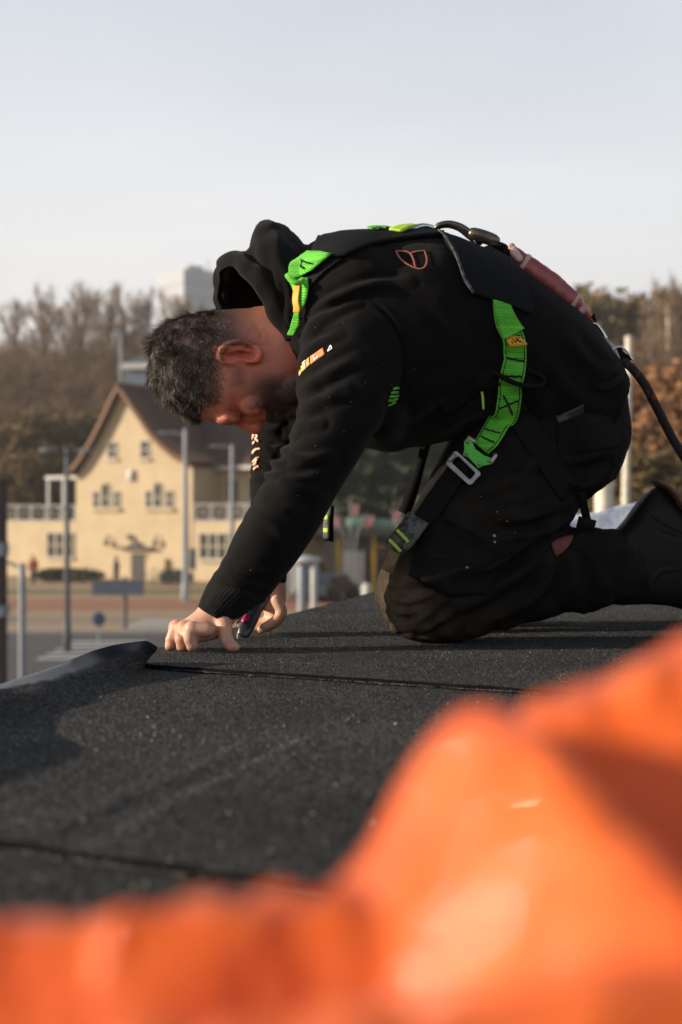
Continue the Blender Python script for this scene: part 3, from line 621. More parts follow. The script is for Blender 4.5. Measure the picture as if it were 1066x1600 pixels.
# thigh pocket, knee pad pocket, seat panel, pocket flap
patch('thigh_pocket', [(668,800),(742,838),(808,866)], [(640,900),(700,930),(760,928)], M_patch, person, TT, d=2.5)
patch('seat_pocket', [(868,640),(920,632),(968,620)], [(872,712),(925,706),(970,698)], M_trou, person, TT, d=2.5, off=.0005, th=.0015)
lay('pocket_seam', [(655,802),(700,814),(745,842),(806,868)], .004, TT, m=M_trou, parent=person, th=.0012)
M_refl = mat('reflective_mesh', (.04,.04,.043), (.01,.01,.011), rough=.5, scale=420, lo=.48, hi=.52)
patch('reflective_panel', [(868,650),(890,641),(912,631)], [(872,662),(893,655),(913,646)], M_refl, person, BT, d=2.5, th=.001, nu=10, nv=5)
M_red = mat('maroon_cloth', (.17,.05,.045), (.11,.035,.03), rough=.85, scale=40, bump=.2, bscale=300)
patch('maroon_patch', [(860,848),(880,840),(896,838)], [(868,870),(878,864),(890,852)], M_red, person, BT, d=2.5, th=.0015, nu=8, nv=5)
M_paint = mat('dried_mortar', (.22,.20,.18), (.34,.31,.28), rough=.9, scale=120)
sp = MB()
for k in range(11):
    x = RNG.normal(775,34); y = RNG.normal(835,30); L_, N_ = surf(TT, x, y, 2.45)
    if N_[1] > -.2: continue
    r = RNG.uniform(.0005,.0016)*(1 if RNG.random()<.8 else 2.0); sp.add(ball(L_+N_*.0004, (r*RNG.uniform(.8,2.2),r*.6,r*RNG.uniform(.8,1.8)), 4))
tag(obj('mortar_splashes', sp.vf(), M_paint, person), kind='stuff')
# near boot, its sole lifted towards the right
bs = [(968,826,968,946,2.575,.050),(986,806,990,945,2.58,.052),(1006,778,1016,944,2.58,.050),(1030,760,1046,948,2.585,.047),(1062,790,1082,958,2.59,.046),(1110,845,1126,980,2.595,.050),(1160,912,1164,1000,2.60,.048),(1192,955,1190,1006,2.60,.035)]
bb = MB(); bb.add(loft(bs, 40, 7, 2.4)); bme = remesh(bb.vf(), .004, 5, .5)
folds(bme, [([(978,836),(998,880),(992,940)],3,.004),([(1000,800),(1030,830),(1066,842)],3,-.002),([(1012,930),(1030,895),(1066,888)],3,.002),([(970,850),(982,890),(976,940)],5,.003)], noise=(((25,25,25),.0012,2),))
boot = finish('boot', bme, M_boot, person); B2 = bvh(bme)
sl = loft([(1022,752,1036,764,2.585,.040),(1040,758,1046,776,2.587,.047),(1068,786,1064,804,2.59,.046),(1112,838,1106,854,2.595,.050),(1160,900,1152,916,2.60,.049),(1192,946,1184,958,2.60,.030)], 24, 6, 4)
obj('sole', sl, M_sole, boot)
obj('stitching', tube(np.array([surf(B2,*q,2.5)[0] for q in ((1002,786),(1020,806),(1044,822),(1066,832))])+np.array([0,-.001,0]), .0012, n=6), M_boot, boot)
bl = [(x-10,y+6,X-6,Y-8,d+.36,w_) for x,y,X,Y,d,w_ in bs]
bm2 = remesh(loft(bl, 32, 6, 2.4), .006, 5, .5); finish('boot', bm2, M_boot, person)

# ---- prints on the clothes
def stroke(name, pts, wd, m, parent, tree=None, off=.0012, th=.0006, d=2.6, **k):
    G, Nn, t_, f_ = ribbon(tree or HT, pts, wd, off, th, cols=3, d=d, smooth=1, **k); return slab(G, Nn, th)
M_ora = mat('orange_print', (.75,.20,.075), (.85,.32,.14), rough=.6, scale=60); M_yel = mat('amber_print', (.85,.45,.10), (.85,.50,.14), rough=.6, scale=60)
M_whi = mat('white_print', (.85,.85,.86), (.78,.78,.8), rough=.6, scale=60); M_sal = mat('salmon_print', (.85,.48,.34), (.8,.42,.3), rough=.6, scale=60)
M_dora = mat('rust_print', (.33,.10,.065), (.26,.08,.05), rough=.7, scale=60)
def quadpatch(name, a, b, c, d_, m): return patch(name, [a,((a[0]+b[0])/2,(a[1]+b[1])/2),b], [d_,((d_[0]+c[0])/2,(d_[1]+c[1])/2),c], m, person, HT, off=.0008, th=.0006, d=2.4, nu=9, nv=5, sm=1)[0]
quadpatch('sleeve_badge', (485,557),(505,543),(508,554),(486,570), M_ora)
quadpatch('sleeve_badge', (471,573),(483,558),(485,570),(472,582), M_yel)
quadpatch('sleeve_badge', (468,582),(470.3,577),(471.5,583),(468.5,588), M_yel)
lt = MB()
for s in ([(491,556),(492.5,562),(494,563)],[(493,562.5),(496,560.5),(499,558)]): lt.add(stroke('l', s, .0024, M_whi, None, off=.0022))
for s in ([(474,569),(476,566),(479,563.5)],[(476.5,567),(477.5,571),(478,574)]): lt.add(stroke('t', s, .0020, M_whi, None, off=.0022))
for s in ([(512.8,549.5),(515,545),(517.2,540)],[(517.2,540),(518.5,543),(519.2,545.5)],[(519.2,545.5),(516,547.6),(513,549.6)]): lt.add(stroke('a', s, .0020, M_whi, None, off=.0015))
obj('sleeve_lettering', lt.vf(), M_whi, person)
lt = MB()                                     # lettering wrapped round the far sleeve
for s,wd in (([(397,734),(402,731),(406,729)],.0075),([(397,728),(400,723),(403,718)],.006),([(396,722),(401,717),(405,716)],.004),
             ([(395,709),(398,705),(402,702)],.006),([(402,702),(405,701),(407.5,700)],.0035),([(396,693),(398,692),(399.5,691.5)],.006),
             ([(393,680),(396,680.5),(399,680)],.0045),([(396,680),(396.5,684),(396,687)],.0045),([(400,674),(402,679),(403,684)],.006),([(405,674),(407,670),(408.5,666)],.005)):
    lt.add(stroke('s', s, wd, M_sal, None, off=.002, d=2.72))
obj('sleeve_lettering', lt.vf(), M_sal, person)
lt = MB()                                     # outline emblem on the back of the hoodie
for s in ([(619,393),(624,403),(634,412),(648,419),(658,421),(665,416),(667,405),(663,392)],[(619,393),(632,394),(641,397),(646,406),(649,418)],[(641,397),(651,394),(663,393)],[(631,394),(637,394),(645,401)]):
    lt.add(stroke('e', s, .0032, M_dora, None, off=.0015))
obj('back_emblem', lt.vf(), M_dora, person)

# lint and dust specks caught on the fleece
sp = MB(); M_lint = mat('pale_lint', (.30,.28,.26), (.22,.2,.18), rough=1, scale=90)
for k in range(34):
    x = RNG.uniform(350,720); y = RNG.uniform(450,900); L_, N_ = surf(HT, x, y, 2.4)
    if N_[1] > -.1 or (x > 560 and y > 650): continue
    r = RNG.uniform(.00025,.0005)*(1 if RNG.random()<.85 else 1.8); sp.add(ball(L_+N_*.0008, (r*RNG.uniform(.8,2.5),r*.6,r*RNG.uniform(.8,2)), 3))
tag(obj('lint', sp.vf(), M_lint, person), kind='stuff')

# ---- hair and beard: separate tapered strands grown from the skin
M_hair = bpy.data.materials.new('greying_hair'); M_hair.use_nodes = True
ht = M_hair.node_tree; hb = ht.nodes['Principled BSDF']; ha = ht.nodes.new('ShaderNodeAttribute'); ha.attribute_name = 'grey'
hr = ht.nodes.new('ShaderNodeValToRGB'); he = hr.color_ramp.elements; he[0].color = (.012,.009,.007,1); he[1].color = (.50,.46,.42,1); x = he.new(.45); x.color = (.052,.036,.025,1); x = he.new(.76); x.color = (.17,.135,.105,1)
ht.links.new(ha.outputs['Fac'], hr.inputs['Fac']); ht.links.new(hr.outputs['Color'], hb.inputs['Base Color']); hb.inputs['Roughness'].default_value = .5; hb.inputs['Specular IOR Level'].default_value = .3
def strands(name, accept, count, seed, width=.00055, nseg=4):
    rg = np.random.default_rng(seed)
    V, N = getv(body); tri = np.array([[p.vertices[0],p.vertices[1],p.vertices[2]] for p in body.polygons if isH[p.vertices[0]]]+[[p.vertices[0],p.vertices[2],p.vertices[3]] for p in body.polygons if isH[p.vertices[0]] and len(p.vertices)>3])
    ar = np.linalg.norm(np.cross(V[tri[:,1]]-V[tri[:,0]], V[tri[:,2]]-V[tri[:,0]]), axis=1); pr = ar/ar.sum()
    ix = rg.choice(len(tri), count, p=pr); r1 = np.sqrt(rg.random(count)); r2 = rg.random(count)
    w_ = np.stack([1-r1, r1*(1-r2), r1*r2], 1)[:,:,None]
    Pn = (V[tri[ix]]*w_).sum(1); Nn = unit((N[tri[ix]]*w_).sum(1)); q = proj(Pn)
    L, D, keep, grey = accept(Pn, Nn, q, rg)
    Pn, Nn, L, D, grey = Pn[keep], Nn[keep], L[keep], D[keep], grey[keep]; k = len(Pn)
    sd_ = unit(np.cross(D, Nn)+1e-6*rg.normal(size=(k,3)))
    Vs = []; p = Pn-Nn*.001; d = unit(Nn*.55+D*.85+rg.normal(size=(k,3))*.14)
    wig = rg.random(k)*6.28
    for s in range(nseg+1):
        t = s/nseg; wd = width*(1.15-t)*(.6+.8*rg.random(k)); sdj = unit(sd_+.5*rg.normal(size=(k,3)))
        Vs.append(np.stack([p-sdj*wd[:,None], p+sdj*wd[:,None]], 1))
        cl = np.stack([vnoise(Pn*95+11), vnoise(Pn*95+37), vnoise(Pn*95+71)], 1)
        d = unit(d+D*.45+cl*.75*(L>.014)[:,None]+np.cos(wig+t*4)[:,None]*sd_*.22+rg.normal(size=(k,3))*.07)
        p = p+d*(L/nseg)[:,None]
    A_ = np.stack(Vs, 1).reshape(-1,3); m = (nseg+1)*2; base = np.arange(k)*m
    Fc = np.concatenate([np.stack([base+2*s, base+2*s+1, base+2*s+3, base+2*s+2], 1) for s in range(nseg)])
    me = bpy.data.meshes.new(name); me.from_pydata(A_.tolist(), [], Fc.tolist()); me.update(); attr(me, 'grey', np.repeat(grey, m)); me.materials.append(M_hair)
    me.polygons.foreach_set('use_smooth', [True]*len(me.polygons)); return obj(name, me, None, person, fix=False)
def hair_zone(Pn, Nn, q, rg):
    x, y = q[:,0], q[:,1]; n = len(x); jit = rg.normal(size=n)*4
    x = x+jit; y = y+rg.normal(size=n)*4
    line = 303+(668-y)*.42                      # forehead hairline, further back towards the temple
    top = (x < np.where(y > 600, line, 334+.0*y))
    fad = (x < 462)&(y < 538)&~top | (x < 356)&(y >= 538)&(y < 630)&~top & (x < 345+(600-y)*.1)
    prob = np.where(top, 1.0, np.where(fad, np.clip(1.35-(x-350)/80, .16, 1), 0))
    keep = rg.random(n) < prob
    L = np.where(top, .013+.008*rg.random(n)+.010*np.clip((300-x)/60,0,1), np.clip(.0085-(x-330)/30*.0045,.0016,.0085)+.0008*rg.random(n))
    back = np.clip((x-300)/80, 0, 1)[:,None]
    fw = unit(np.stack([-.25+0*x, (Pn[:,1]-HX)*6, -1.0+0*x], 1)); bk = np.array([.75,0,.25])
    D = unit(fw*(1-back)+bk*back); D = unit(D-Nn*(D*Nn).sum(1)[:,None])
    grey = np.clip(rg.beta(1.1,2.9,n)+.14*vnoise(Pn*70)+.10*(~top), 0, 1); return L, D, keep, grey
tag(strands('hair', hair_zone, 110000, 3, .00042), kind='stuff')
def beard_zone(Pn, Nn, q, rg):
    x, y = q[:,0]+rg.normal(size=len(q))*3, q[:,1]+rg.normal(size=len(q))*3; n = len(x)
    b = np.clip((x-376)/46,0,1)*np.clip((y-570)/36,0,1)*((x < 520)); side = (x > 350)&(x < 396)&(y > 572)&(y < 606)
    b = np.where((x < 418)&(y > 638), 0, b); prob = np.maximum(b, side*.35); keep = rg.random(n) < prob
    L = .005+.006*rg.random(n)*b; D = unit(np.stack([.8+0*x, 0*x, -.5+0*x], 1)); D = unit(D-Nn*(D*Nn).sum(1)[:,None])
    return L, D, keep, np.clip(rg.beta(1.1,2.6,n), 0, 1)
tag(strands('beard', beard_zone, 42000, 5, .0004, 3), kind='stuff')
def brow_zone(Pn, Nn, q, rg):
    x, y = q[:,0], q[:,1]; n = len(x); keep = (np.abs(x-356) < 5)&(y > 630)&(np.abs(np.abs(Pn[:,1]-HX)-.032) < .024)
    return .006+.004*rg.random(n), unit(np.stack([.3+0*x, np.sign(Pn[:,1]-HX)*1.0, 0*x], 1)), keep, rg.beta(1.1,3,n)
tag(strands('eyebrow', brow_zone, 16000, 9, .0004, 3), kind='stuff')
# ------------------------------------------------------------------ fall-arrest harness worn over the hoodie
M_grn = mat('green_webbing', (.15,.66,.045), (.085,.44,.032), rough=.75, scale=34, bump=.8, bscale=300, spec=.2, stretch=(.3,.3,6), sheen=.1)
M_lime = mat('lime_webbing', (.42,.62,.06), (.34,.5,.05), rough=.7, scale=60, bump=.5, bscale=400)
M_web = mat('black_webbing', (.005,.005,.0055), (.008,.008,.009), rough=.8, scale=70, bump=.6, bscale=900, spec=.12)
M_pad = mat('black_mesh_padding', (.0048,.0051,.0064), (.008,.0083,.010), rough=.8, scale=260, bump=.8, bscale=600, spec=.14, bdist=.0015, lo=.45, hi=.55)
M_greyweb = mat('grey_reflective_webbing', (.10,.095,.09), (.03,.03,.03), rough=.6, scale=90, bump=.6, bscale=700, lo=.46, hi=.54)
M_steel = mat('galvanised_steel', (.36,.34,.33), (.27,.26,.25), rough=.42, scale=60, bump=.15, bscale=300, metal=.8, rvar=.1)
M_bright = mat('polished_steel', (.66,.67,.70), (.55,.56,.58), rough=.22, scale=40, metal=1.0, rvar=.08)
M_bronze = mat('darkened_steel', (.17,.145,.115), (.09,.08,.07), rough=.38, scale=35, bump=.2, bscale=200, metal=.85, rvar=.12)
M_gpl = mat('green_anodised_plate', (.07,.50,.035), (.06,.42,.03), rough=.42, scale=30, bump=.08, bscale=300, spec=.5)
M_amb = mat('amber_label', (.72,.36,.02), (.62,.29,.02), rough=.6, scale=60)
M_thr = mat('black_thread', (.008,.008,.009), rough=.9, scale=200)
M_tan = mat('dusty_leather_tab', (.22,.14,.085), (.15,.10,.06), rough=.8, scale=60, bump=.3, bscale=300)

def weave(m, per, lo_):      # ribbed webbing: fine dark ribs across the strap, from its length attribute
    t = m.node_tree; b = bsdf(m); src = basecol_src(m); a = t.nodes.new('ShaderNodeAttribute'); a.attribute_name = 'along'
    k = t.nodes.new('ShaderNodeMath'); k.operation = 'MULTIPLY'; k.inputs[1].default_value = 6.2832/per; t.links.new(a.outputs['Fac'], k.inputs[0])
    s = t.nodes.new('ShaderNodeMath'); s.operation = 'SINE'; t.links.new(k.outputs[0], s.inputs[0])
    r = t.nodes.new('ShaderNodeMapRange'); r.inputs['From Min'].default_value = -1; r.inputs['To Min'].default_value = lo_; r.inputs['To Max'].default_value = 1.15; t.links.new(s.outputs[0], r.inputs['Value'])
    x = t.nodes.new('ShaderNodeMix'); x.data_type = 'RGBA'; x.blend_type = 'MULTIPLY'; x.inputs['Factor'].default_value = 1; t.links.new(src, x.inputs['A']); t.links.new(r.outputs['Result'], x.inputs['B']); t.links.new(x.outputs['Result'], b.inputs['Base Color'])
weave(M_grn, .0042, .62); weave(M_web, .004, .7)
hb0 = P(742,720,2.4)
har = thing('safety_harness', 'green and black safety harness strapped over the roofer\'s hoodie and thighs', 'harness', hb0, world=True)
patch('back_pad', [(506,363),(560,360),(620,364),(692,361)], [(489,402),(535,405),(575,389),(640,377),(692,372)], M_pad, har, HT, off=.004, th=.007, nu=40, nv=10)
patch('shoulder_pad', [(486,402),(512,406),(536,407)], [(474,470),(486,452),(506,428)], M_pad, har, HT, off=.002, th=.004, nu=16, nv=10, d=2.45)
patch('dorsal_flap', [(682,363),(722,375),(772,398),(806,424),(831,486)], [(690,376),(712,410),(724,443),(740,462),(788,477),(826,494)], M_pad, har, HT, off=.004, th=.006, nu=40, nv=16)
lay('pad_piping', [(684,366),(706,400),(721,438),(736,462)], .005, HT, off=.0115, m=M_greyweb, parent=har, th=.002, d=2.5)
patch('shoulder_strap', [(489,401),(470,413),(456,424),(449,432)], [(523,405),(500,425),(478,438),(462,444)], M_grn, har, HT, off=.014, th=.0025, d=2.45, nu=22, nv=8, sm=6)
patch('shoulder_strap', [(452,434),(459,455),(463,478),(460,502),(456,522)], [(488,438),(488,456),(482,478),(472,502),(463,524)], M_grn, har, HT, off=.010, th=.0022, d=2.46, nu=24, nv=6, sm=6)
obj('strap_fold', tube([P(449,431,2.424),P(455,437,2.412),P(464,442,2.408),P(472,440,2.41)], [.0045,.0055,.005,.004], n=12), M_grn, har)
lay('label', [(473,450),(474,468),(470,490)], [.014,.016,.012], HT, off=.017, m=M_amb, parent=har, th=.0008)
for k in (0,1): lay('stitch_bar', [(472+k*9,421-k*6),(480+k*9,425-k*6),(488+k*9,428-k*6)], .0030, HT, off=.0185, m=M_thr, parent=har, th=.0014, smooth=8, d=2.45)
# side strap with its stitching
SSP = [(781,474),(787,505),(800,528),(803,553),(800,580),(798,600),(794,618),(788,650),(768,688),(752,704)]
ss_, fr2 = lay('side_strap', SSP, [.030,.036,.040,.0405,.0425,.0405,.043,.043,.043,.036], BT, off=.0035, m=M_grn, parent=har, th=.0022, cols=9, d=2.4, lift=[0,.001,.002,.003,.003,.003,.004,.006,.006,.003])
C, T, B, N = fr2; n_ = len(C)
for s in (-1,1):
    wd = cat([.030,.036,.040,.0405,.0425,.0405,.043,.043,.043,.036], n_)[:,0]
    G = np.stack([C+B*((s*(wd/2-.0038)+o)[:,None])+N*.0008 for o in (-.0007,.0007)], 1); obj('edge_stitching', slab(G, np.repeat(N[:,None],2,1), .0012), M_thr, ss_)
def strap_mark(f0, a0, f1, a1, wd=.0032):         # stitched bar across the side strap: fractions along it, offsets over its width
    q = []
    for t in np.linspace(0,1,10):
        f = (f0+(f1-f0)*t)*(n_-1); i = min(int(f), n_-2); u = f-i; wob = .0005*math.sin(t*40)
        q.append((C[i]*(1-u)+C[i+1]*u)+B[i]*(a0+(a1-a0)*t)+N[i]*.001+T[i]*wob)
    q = np.array(q); t_ = unit(np.gradient(q, axis=0)); b = unit(np.cross(N[min(int(f0*(n_-1)),n_-1)], t_))
    G = np.stack([q-b*wd/2, q+b*wd/2], 1); i = min(int(f0*(n_-1)), n_-1); obj('stitch_bar', slab(G, np.broadcast_to(N[i], G.shape), .0016), M_thr, ss_)
for f in (.375,.475): strap_mark(f,-.016,f,.016,.004)
strap_mark(.66,-.013,.75,.010,.0036); strap_mark(.725,-.016,.685,.017,.0032); strap_mark(.865,-.016,.865,.015,.003); strap_mark(.915,-.015,.915,.014,.003)
strap_mark(.215,-.012,.225,.012,.002)
# second layer of the strap that folds over above the tag
lay('strap_overlap', [(779,468),(785,492),(795,516),(799,524)], [.030,.034,.040,.042], BT, off=.0075, m=M_grn, parent=har, th=.002, d=2.4, cols=7, lift=[0,.001,.003,.006])
def plane_pts(pts, c, n): 
    o = []
    for x,y in pts:
        t = P(x,y,1.0)-np.array(CAMP); k = ((c-np.array(CAMP))@n)/(t@n); o.append(np.array(CAMP)+t*k)
    return np.array(o)
def plate(name, pts, c, n, th, m, parent, hole=None):
    Q = plane_pts(pts, c, n); mb = MB()
    if hole is None:
        k = len(Q); A_ = np.vstack([Q, Q-n*th]); mb.add((A_, [tuple(range(k)), tuple(range(2*k-1,k-1,-1))]+[(i,i+k,(i+1)%k+k,(i+1)%k) for i in range(k)]))
    else:
        H = plane_pts(hole, c, n); k = len(Q); A_ = np.vstack([Q,H,Q-n*th,H-n*th]); Fc = []
        for i in range(k):
            j = (i+1)%k; Fc += [(i,j,k+j,k+i),(2*k+i,3*k+i,3*k+j,2*k+j),(i,2*k+i,2*k+j,j),(k+i,k+j,3*k+j,3*k+i)]
        mb.add((A_, Fc))
    o = obj(name, mb.vf(), m, parent, smooth=False); bv = o.modifiers.new('bevel','BEVEL'); bv.width = .0012; bv.segments = 2; bv.limit_method = 'ANGLE'; return o
bc, bn = surf(BT, 742, 712, 2.4); bn = unit(unit(bn)+np.array([0,-1.2,.15])); bcc = bc+bn*.018
tg = plane_pts([(787,524),(800,524),(813,526)], bcc*0+surf(BT,805,530,2.4)[0]+np.array([0,-.013,0]), np.array([0,-1.0,.1]))
t2 = plane_pts([(797,542),(812,541),(825,538)], surf(BT,805,530,2.4)[0]+np.array([0,-.022,0]), np.array([0,-1.0,.1]))
G = np.stack([tg, (tg+t2)/2+np.array([0,-.002,0]), t2]); tgo = obj('inspection_tag', slab(G, np.broadcast_to([0,-1.0,0], G.shape), .001), M_amb, har)
lm = MB()
for a_, b_ in (((800,529),(806,535)),((806,528),(812,534)),((811,528),(805,535)),((812,533),(817,535)),((799,533),(802,537))):
    p0, p1 = plane_pts([a_,b_], surf(BT,805,530,2.4)[0]+np.array([0,-.0205,0]), np.array([0,-1.0,.1])); lm.add(tube([p0,(p0+p1)/2,p1], .0008, n=5, sub=1))
obj('tag_lettering', lm.vf(), M_thr, tgo)
pl_ = plate('buckle_plate', [(735,686),(744,702),(756.6,711),(767,715),(769.5,722),(765.6,725.5),(754,727.6),(747.6,731.5),(741,724),(730.7,713.5),(723,711),(725.6,702),(725,690),(729,685)], bcc+bn*.003, bn, .004, M_gpl, har)
for x,y in ((731.5,690.4),(729,708),(749,725),(764.5,719.7)):
    q = plane_pts([(x,y)], bcc+bn*.0045, bn)[0]; obj('rivet', ball(q, .0034, 7), M_steel, pl_)
plate('buckle_frame', [(709,705),(714,704.5),(750,737),(751.5,741),(737,757),(732,757),(698,726),(697.5,721)], bcc, bn, .005, M_steel, har, hole=[(714,713),(717,713),(742,738),(742,740.5),(735,748.5),(733,748),(707,723.5),(706.5,720.5)])
for a_, b_ in (((733,684),(741,690)),((774,712),(768,722)),((703,719),(709,712))):
    p0, p1 = plane_pts([a_,b_], bcc, bn); obj('buckle_lug', tube([p0,(p0+p1)/2,p1], .0042, n=8, sub=1), M_steel, har)
# leg straps
lay('leg_strap', [(728,722),(716,738),(698,764),(668,806),(636,842)], [.036,.038,.043,.043,.040], BT, off=.004, m=M_web, parent=har, th=.003, d=2.45, cols=7)
KD = 2.395
lay('thigh_strap', [(794,628),(822,668),(852,714),(886,772)], [.040,.046,.046,.040], BT, off=.003, m=M_web, parent=har, th=.003, d=2.45, cols=7)
lay('waist_strap', [(934,606),(955,600),(972,586)], .013, BT, off=.006, m=M_pad, parent=har, th=.003, d=2.5)
lay('chest_strap', [(690,640),(720,622),(752,600),(776,588)], .032, BT, off=.002, m=M_web, parent=har, th=.0025, d=2.4)
lay('size_tag', [(752,609),(753.5,624),(754,638)], .004, BT, off=.0055, m=M_lime, parent=har, th=.001, d=2.4)
for k,(y,x0,x1) in enumerate(((606,612,621),(612,609,623),(618,607,622),(624,605,621),(631,604,616))): lay('chest_logo_bar', [(x0,y+1),((x0+x1)/2,y),(x1,y-1)], .0042, HT, off=.003, m=M_grn, parent=har, th=.001, d=2.5, smooth=1)
sy = lambda x,y,o: surf(BT, x, y, 2.4)[0]+np.array([0,-o,0])
obj('elastic_keeper', tube([sy(770,582,.004),sy(782,589,.013),sy(800,599,.018),sy(824,605,.016),sy(843,604,.014),sy(850,597,.012),sy(843,587,.008),sy(824,580,.004)], .0045, n=10), M_web, har)
def hang(name, pts, wd, th, m, parent, nrm=(0,-1,0)):
    p = cat(np.array([P(*q) for q in pts]), 24); t = unit(np.gradient(p,axis=0)); n = np.array(nrm,float); b = unit(np.cross(n,t)); w_ = cat(wd, 24)[:,0] if not np.isscalar(wd) else np.full(24, wd)
    G = np.stack([p+b*(w_*k/2)[:,None] for k in (-1,0,1)],1); return obj(name, slab(G, np.broadcast_to(n,G.shape), th), m, parent)
kpr = hang('strap_keeper', [(654,808,KD+.01),(634,836,KD),(622,850,KD),(610,864,KD+.01)], [.040,.040,.038,.036], .006, M_greyweb, har, (-.25,-1,.12))
for k in (0,1):
    x, y = 630-k*12, 838+k*15; hang('reflective_stripe', [(x-10,y-10,KD-.006+k*.003),(x,y,KD-.009+k*.003),(x+8,y+9,KD-.006+k*.003)], .0055, .001, M_lime, kpr, (-.25,-1,.12))
hang('leather_tab', [(617,862,KD+.004),(610,876,KD+.006),(604,893,KD+.016)], [.020,.021,.022], .003, M_tan, har, (-.3,-1,.2))
hang('rear_strap', [(904,752,2.50),(910,778,2.50),(916,806,2.52),(922,826,2.54)], .0145, .003, M_web, har)
hang('strap_end', [(903,815,2.505),(916,818,2.505),(930,822,2.51)], .020, .006, M_web, har)
hang('far_leg_strap', [(666,690,2.70),(655,735,2.70),(643,775,2.68),(634,800,2.67)], [.018,.017,.020,.018], .003, M_web, har)
hang('strap_end', [(642,772,2.66),(637,788,2.66),(631,802,2.66)], .022, .008, M_web, har)
hang('lower_chest_strap', [(600,660,2.62),(630,678,2.64),(658,694,2.66),(672,700,2.67)], .012, .003, M_greyweb, har)
obj('strap_ring', tube([P(655,690,2.65),P(659,688,2.65),P(663,697,2.65),P(659,700,2.65)], .002, n=8, closed=True), M_steel, har)
tail = hang('strap_tail', [(514,760,2.60),(512,796,2.60),(509,822,2.60),(509,842,2.60)], [.014,.015,.015,.015], .003, M_greyweb, har, (-.75,-.65,0))
hang('tail_backing', [(516,790,2.607),(514,815,2.607),(512,846,2.607)], [.010,.012,.018], .008, M_web, tail, (-.4,-.9,0))
for y in (808,828): hang('reflective_stripe', [(509,y-3,2.592),(509,y,2.592),(508.5,y+3.5,2.592)], .013, .001, M_lime, tail, (-.75,-.65,0))
# dorsal attachment
obj('dorsal_ring', tube([P(641,375,2.555),P(644,360,2.555),P(655,354,2.565),P(669,354,2.58),P(682,359,2.60),P(690,368,2.61),P(676,366,2.60),P(662,362,2.59)][:6]+[P(688,376,2.62),P(664,378,2.60)], .0052, n=10, closed=True), M_bright, har)
lay('dorsal_loop', [(618,372),(632,366),(648,364)], [.026,.030,.026], HT, off=.012, m=M_lime, parent=har, th=.004, d=2.56)
lay('dorsal_label', [(576,368),(590,366),(604,367)], .014, HT, off=.012, m=M_grn, parent=har, th=.003, d=2.56)

# ------------------------------------------------------------------ lanyard with its energy absorber
M_redp = mat('red_absorber_pack', (.30,.045,.045), (.20,.03,.032), rough=.35, scale=55, bump=.5, bscale=120, spec=.5, coat=.3, detail=6)
M_clear = mat('frosted_wrap', (.42,.22,.21), (.50,.33,.32), rough=.35, scale=40, bump=.3, bscale=90, spec=.5)
M_rope = mat('black_rope', (.018,.015,.015), (.16,.03,.022), rough=.85, scale=120, bump=1.0, bscale=260, lo=.56, hi=.66, stretch=(1,1,.5))
lan = thing('energy_absorbing_lanyard', 'lanyard with steel hook, red absorber pack and dark rope along the roofer\'s back', 'lanyard', P(770,385,2.56), world=True)
hk = obj('hook', tube([P(679,362,2.575),P(686,353,2.57),P(702,350.5,2.57),P(720,356,2.57),P(736,368,2.575),P(748,377,2.58)], [.0055,.0075,.0085,.0095,.0105,.009], n=14, flat=.75), M_bronze, lan)
obj('hook_gate', tube([P(683,366,2.585),P(700,368,2.585),P(722,376,2.585),P(742,383,2.585)], .0042, n=8), M_bronze, hk)
obj('hook_barrel', tube([P(740,365,2.57),P(750,368,2.57),P(762,372,2.57),P(772,376,2.57)], [.0112,.012,.012,.0115], n=14), M_bronze, lan)
obj('hook_eye', tube([P(742,378,2.575),P(756,376,2.575),P(771,382,2.578),P(775,392,2.578),P(766,398,2.578),P(752,392,2.576)], .0052, n=9, closed=True), M_bronze, lan)
kn = MB()
kn.add(ball(P(779,397,2.572), (.017,.018,.013), 10, Matrix.Rotation(R(30),3,'Y'))); kn.add(tube([P(766,394,2.57),P(772,384,2.56),P(784,385,2.56),P(792,392,2.565)], .0072, n=10)); kn.add(tube([P(786,404,2.56),P(792,396,2.555),P(788,386,2.565)], .0065, n=10))
obj('webbing_knot', kn.vf(), M_web, lan)
pk = [(795,391,792,402,2.565,.010),(806,386,797,411,2.565,.016),(822,397,806,423,2.562,.0185),(842,409,826,437,2.56,.020),(868,428,850,457,2.56,.020),(892,449,874,477,2.562,.020),(908,466,894,488,2.565,.018),(916,481,906,494,2.568,.012),(918,489,911,496,2.57,.007)]
V_, F_ = loft(pk, 28, 7, 2.6); V_ = V_+.0016*fbm(V_*70,3)[:,None]*np.array([.4,-.6,.7]); pack = obj('absorber_pack', (V_,F_), M_redp, lan)
def band(f0, f1, k):
    q = cat(np.array(pk), 100)[int(f0*99):int(f1*99)+1:2]; return loft(shrink([tuple(r) for r in q], k), 28, 2, 2.6)
obj('absorber_band', band(.27,.32,1.10), M_clear, pack); obj('absorber_band', band(.70,.75,1.10), M_clear, pack)
wr_ = MB()
for k in range(5):
    a_ = 800+k*3; wr_.add(ball(P(a_,388+k*4,2.555-.004*k), (.007,.003,.010-.001*k), 6, Matrix.Rotation(.5*k,3,'Y')))
wr_.add(ball(P(910,484,2.555),(.009,.006,.012),8, Matrix.Rotation(.7,3,'Y')))
tag(obj('pack_wrapping', wr_.vf(), M_clear, pack), kind='stuff')
M_redw = mat('red_webbing', (.32,.02,.025), (.25,.015,.02), rough=.7, scale=80, bump=.4, bscale=600)
obj('red_loop', tube([P(914,488,2.568),P(920,496,2.565),P(927,504,2.565)], [.009,.008,.007], n=9, flat=.6), M_redw, lan)
